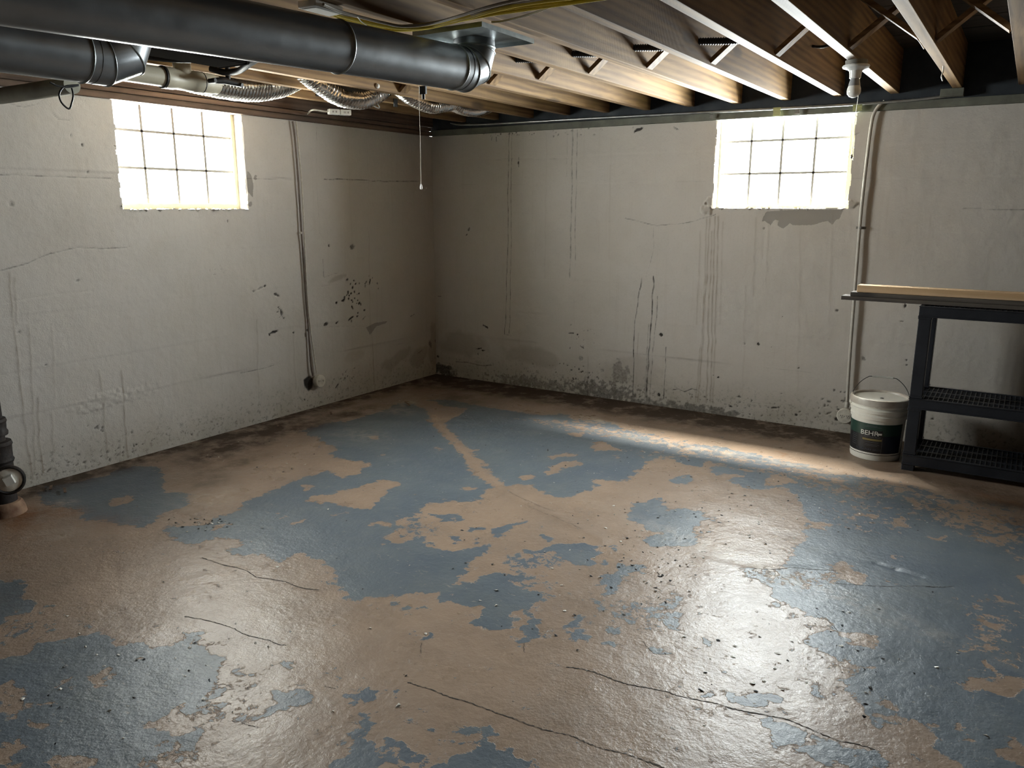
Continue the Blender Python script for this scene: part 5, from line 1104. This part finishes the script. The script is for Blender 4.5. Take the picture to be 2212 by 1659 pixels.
# label: paper wrap with print, angles measured towards the camera
ang0 = math.atan2(CAM[1]-PC[1], CAM[0]-PC[0])
def cyl(a_deg, z, lift=0.0006):
    a = ang0+math.radians(a_deg); r = rad(z)+lift; return (PC[0]+r*math.cos(a), PC[1]+r*math.sin(a), z)
def lz(z): return 0.040+(z-0.048)*0.90
def patch(name, a0, a1, z0, z1, m, lift, parent, n=36, nz=1):
    z0 = lz(z0); z1 = lz(z1)
    vs = []; fs = []
    for i in range(n+1):
        a = a0+(a1-a0)*i/n
        for k in range(nz+1): vs.append(cyl(a, z0+(z1-z0)*k/nz, lift))
        for k in range(nz+1): vs.append(cyl(a, z0+(z1-z0)*k/nz, lift-0.0007))
    s_ = 2*(nz+1)
    for i in range(n):
        for k in range(nz):
            q0 = i*s_+k; fs.append((q0, q0+s_, q0+s_+1, q0+1)); q0 += nz+1; fs.append((q0, q0+1, q0+s_+1, q0+s_))
        fs.append((i*s_, i*s_+nz+1, (i+1)*s_+nz+1, (i+1)*s_)); fs.append((i*s_+nz, (i+1)*s_+nz, (i+1)*s_+2*nz+1, i*s_+2*nz+1))
    return MB().add(vs, fs).build(name, m, parent, smooth=True)
M_GREEN = mat('label_dark_green', (0.018, 0.052, 0.040), 0.35); M_NAVY = mat('label_navy', (0.008, 0.014, 0.030), 0.35); M_INK = mat('label_black', (0.014, 0.015, 0.018), 0.35)
M_GOLD = mat('label_gold', (0.20, 0.16, 0.055), 0.4); M_PRINT = mat('label_white_print', (0.62, 0.62, 0.58), 0.5); M_GREYPRINT = mat('label_grey_print', (0.10, 0.105, 0.12), 0.5)
lab = patch('paper_label', -170, 62, 0.048, 0.236, M_INK, 0.0012, t, 90)
patch('green_band', -170, 60, 0.162, 0.236, M_GREEN, 0.0019, lab, 90)
patch('navy_panel', 14, 60, 0.050, 0.160, M_NAVY, 0.0019, lab, 24)
patch('gold_bar', -30, 12, 0.128, 0.140, M_GOLD, 0.0027, lab, 20)
patch('brand_panel', -30, 12, 0.140, 0.196, M_INK, 0.0027, lab, 20)
patch('seam_line', 12.5, 13.4, 0.050, 0.150, M_GREYPRINT, 0.0027, lab, 2)
patch('trim_stripe', -170, 170, 0.034, 0.037, mat('stripe_dark', (0.03, 0.028, 0.02), 0.4), 0.0010, t, 90)
for (a0, a1, z, hh, m_) in ((-22, 0, 0.224, 0.0022, M_GREYPRINT), (-26, 10, 0.216, 0.0022, M_GREYPRINT), (-24, 6, 0.117, 0.0020, M_GREYPRINT), (-24, 8, 0.102, 0.0018, M_GREYPRINT), (-24, 4, 0.094, 0.0018, M_GREYPRINT), (-60, -45, 0.150, 0.0016, M_GREYPRINT), (-62, -44, 0.138, 0.0016, M_GREYPRINT), (-60, -46, 0.126, 0.0016, M_GREYPRINT), (-60, -45, 0.112, 0.0016, M_GREYPRINT), (-60, -47, 0.100, 0.0016, M_GREYPRINT), (-60, -45, 0.086, 0.0016, M_GREYPRINT)):
    patch('print_line', a0, a1, z, z+hh, m_, 0.0030, lab, 8)
def wrap_text(s, a_c, z, size, m, name, bold=0.0, spacing=1.0):
    cu = bpy.data.curves.new('lettering', 'FONT'); cu.body = s; cu.size = size; cu.extrude = 0.0004; cu.offset = bold; cu.align_x = 'CENTER'; cu.space_character = spacing; cu.resolution_u = 4
    o = bpy.data.objects.new('tmp', cu); COL.objects.link(o); bpy.context.view_layer.update()
    me = bpy.data.meshes.new_from_object(o.evaluated_get(bpy.context.evaluated_depsgraph_get())); bpy.data.objects.remove(o)
    bm = bmesh.new(); bm.from_mesh(me)
    bmesh.ops.subdivide_edges(bm, edges=[e for e in bm.edges if e.calc_length() > 0.01], cuts=2)
    for v in bm.verts:
        a = math.degrees(v.co.x/0.143)+a_c; zz = lz(z+v.co.y); p = cyl(a, zz, 0.0034+v.co.z); v.co = Vector(p)-Vector(wloc(lab))
    bm.to_mesh(me); bm.free(); me.materials.clear(); me.materials.append(m)
    r = bpy.data.objects.new(name, me); COL.objects.link(r); r.parent = lab
    return r
wrap_text('BEHR', -15.5, 0.162, 0.042, M_PRINT, 'brand_lettering', 0.0004, 1.0)
patch('brand_mark', 2, 11, 0.168, 0.180, M_PRINT, 0.0034, lab, 6)
wrap_text('PREMIUM PLUS', -9, 0.147, 0.0135, M_GREYPRINT, 'small_lettering')
wrap_text('ULTRA PURE WHITE', -15, 0.064, 0.016, mat('label_faint_print', (0.07, 0.075, 0.10), 0.5), 'bottom_lettering')
# bail handle and ears
fwd = np.array([math.cos(ang0), math.sin(ang0), 0]); sdv = np.array([-math.sin(ang0), math.cos(ang0), 0]); up_ = np.array([0, 0, 1.0])
ctr = PC+up_*0.300; hb = []
for k in range(0, 61):
    a = math.pi*k/60; hb.append(ctr-fwd*0.10*math.sin(a)*0.9+sdv*0.155*math.cos(a)+up_*(0.002+0.135*min(1, math.sin(a)*1.12)))
hb = np.array(hb)
MB().tube(hb, 0.0022, 8).build('bail_handle', mat('bail_wire', (0.10, 0.10, 0.10), 0.35, 0.8), t)
MB().tube(hb[23:38]+0, 0.0062, 12).build('handle_grip', mat('clear_grip', (0.45, 0.45, 0.43), 0.35), t)
for k in (0, -1):
    sgn = 1 if k == 0 else -1
    MB().lathe(PC+up_*0.300+sdv*sgn*0.149, sdv*sgn, [(0.014, 0), (0.014, 0.006), (0.008, 0.011), (0.003, 0.012)], 16).build('handle_ear', M_PAIL, t)

# ------------------------------------------------------------------ black resin shelving
SX0, SX1, SY0, SY1 = 3.703, 4.617, -0.605, -0.225
t = thing('resin_shelf', 'black plastic three-tier shelving unit against the right wall', 'shelf', ((SX0+SX1)/2, (SY0+SY1)/2, 0))
def tier(z, hh=0.058):
    """grated shelf: deep rim plus a lattice top, one object"""
    b = MB(); wr = 0.018
    b.box((SX0, SY0, z-hh), (SX1, SY0+wr, z)); b.box((SX0, SY1-wr, z-hh), (SX1, SY1, z)); b.box((SX0, SY0+wr, z-hh), (SX0+wr, SY1-wr, z)); b.box((SX1-wr, SY0+wr, z-hh), (SX1, SY1-wr, z))
    b.box((SX0-0.002, SY0-0.004, z-hh), (SX1+0.002, SY0, z-hh+0.008)); b.box((SX0-0.002, SY0-0.004, z-0.006), (SX1+0.002, SY0, z))
    s = b.build('shelf_tier', M_SHELF, t, smooth=False, bevel=0.002)
    g = MB(); n1 = 38; zt = z-0.003
    for i in range(1, n1):
        x = SX0+wr+(SX1-SX0-2*wr)*i/n1; g.box((x-0.0022, SY0+wr, zt-0.012), (x+0.0022, SY1-wr, zt))
    for i in range(1, 14):
        yv = SY0+wr+(SY1-SY0-2*wr)*i/14; ww = 0.010 if i in (4, 9) else 0.0022
        g.box((SX0+wr, yv-ww, zt-0.0115), (SX1-wr, yv+ww, zt-0.0005))
    g.build('grate', M_SHELF, s, smooth=False); return s
TZ = (0.105, 0.405, 0.893)
TZ = (0.085, 0.398, 0.893)
for z in TZ: tier(z)
def post(x, y, z0, z1):
    b = MB(); w0 = 0.030; b.box((x-w0, y-w0, z0), (x+w0, y+w0, z1)); b.box((x-w0-0.003, y-w0-0.003, z0), (x+w0+0.003, y+w0+0.003, z0+0.012)); b.box((x-w0-0.003, y-w0-0.003, z1-0.012), (x+w0+0.003, y+w0+0.003, z1))
    return b.build('post', M_SHELF, t, smooth=False, bevel=0.003)
for x in (SX0+0.031, SX1-0.031):
    for y in (SY0+0.031, SY1-0.031):
        post(x, y, TZ[0]+0.001, TZ[1]-0.057); post(x, y, TZ[1]+0.001, TZ[2]-0.057)
        b = MB().box((x-0.031, y-0.031, -0.010), (x+0.031, y+0.031, TZ[0]-0.057)).build('foot', M_SHELF, t, smooth=False, bevel=0.003)

# lumber lying on the top shelf
z0 = TZ[2]+0.0005
for (x0, y0, y1, za, zb, m_, lb, cat, tilt) in ((3.300, -0.53, -0.425, z0, z0+0.021, M_WEATHERED, 'grey weathered board lowest in the lumber on the shelf', 'board', 0), (3.345, -0.525, -0.43, z0+0.0215, z0+0.044, M_WEATHERED, 'grey weathered board in the middle of the lumber on the shelf', 'board', 0),
                                         (3.375, -0.515, -0.43, z0+0.0445, z0+0.083, M_PINE, 'pale new pine two-by-four on top of the grey boards', 'board', 0)):
    o = MB().box((x0, y0, za), (x0+2.1, y1, zb)).build('lumber_board', m_, None, smooth=False, bevel=0.002, loc=(x0, (y0+y1)/2, za))
    tag(o, lb, cat, 'boards lying on the shelf')

# ------------------------------------------------------------------ flakes and grit on the floor
rnd = random.Random(11); b = MB(); b2 = MB()
zones = [((1500, 1120), 260, 70, 120), ((1650, 1060), 250, 60, 90), ((1900, 1090), 180, 60, 60), ((430, 1130), 60, 15, 50), ((1400, 1220), 90, 60, 70), ((600, 980), 200, 40, 40), ((1100, 950), 250, 60, 50), ((1000, 1250), 500, 140, 60), ((400, 1450), 400, 120, 50), ((1750, 1400), 250, 150, 60), ((850, 850), 120, 15, 40), ((1500, 1000), 300, 40, 60)]
for (c, sx2, sy2, n) in zones:
    for k in range(n):
        px = c[0]+rnd.gauss(0, sx2*0.6); py = c[1]+rnd.gauss(0, sy2*0.6)
        if py < 830 or py > 1700: continue
        q = onz((px, py)); 
        if not (0.05 < q[0] < 4.9 and -4.7 < q[1] < -0.08): continue
        if abs(q[0]-PC[0]) < 0.2 and abs(q[1]-PC[1]) < 0.2: continue
        sz = rnd.uniform(0.002, 0.0065)*(0.6+0.4*min(1.5, abs(q[1])/2)); a = rnd.random()*6.28; fz = floor_z(q[0], q[1])+0.001; tz = rnd.uniform(0.1, 0.7)*sz
        vs = []
        for j in range(5):
            an = a+j*1.256; rr_ = sz*rnd.uniform(0.4, 1.2); vs.append((q[0]+rr_*math.cos(an)*(1.6 if rnd.random() < .4 else 1), q[1]+rr_*math.sin(an), fz+(tz if j < 2 else 0)))
        vs.append((q[0], q[1], fz+tz*0.6+0.0012))
        (b if rnd.random() < 0.5 else b2).add(vs, [(0, 1, 5), (1, 2, 5), (2, 3, 5), (3, 4, 5), (4, 0, 5)])
o = b.build('paint_flakes', mat('pale_flake', (0.50, 0.47, 0.42), 0.5), None, smooth=False, recalc=False); tag(o, 'pale paint flakes scattered over the floor', 'debris', kind='stuff')
o = b2.build('dark_grit', mat('dark_grit', (0.03, 0.027, 0.025), 0.8), None, smooth=False, recalc=False); tag(o, 'dark grit and crumbs scattered over the floor', 'debris', kind='stuff')
# long flake curled at the far left corner and the dark debris there
b = MB()
for (p, a, ln) in (((880, 873), 0.2, 0.10), ((715, 893), .1, .05), ((140, 1060), .3, .07), ((110, 1054), .2, .06), ((600, 920), .2, .05)):
    q = onz(p); d = np.array([math.cos(a+2.4), math.sin(a+2.4), 0]); b.obox(q-d*ln/2+np.array((0, 0, .002)), q+d*ln/2+np.array((0, 0, .004)), 0.012, 0.003)
o = b.build('wood_slivers', M_OLDWOOD, None, smooth=False); tag(o, 'thin dark slivers of debris lying along the left wall', 'debris', kind='stuff')
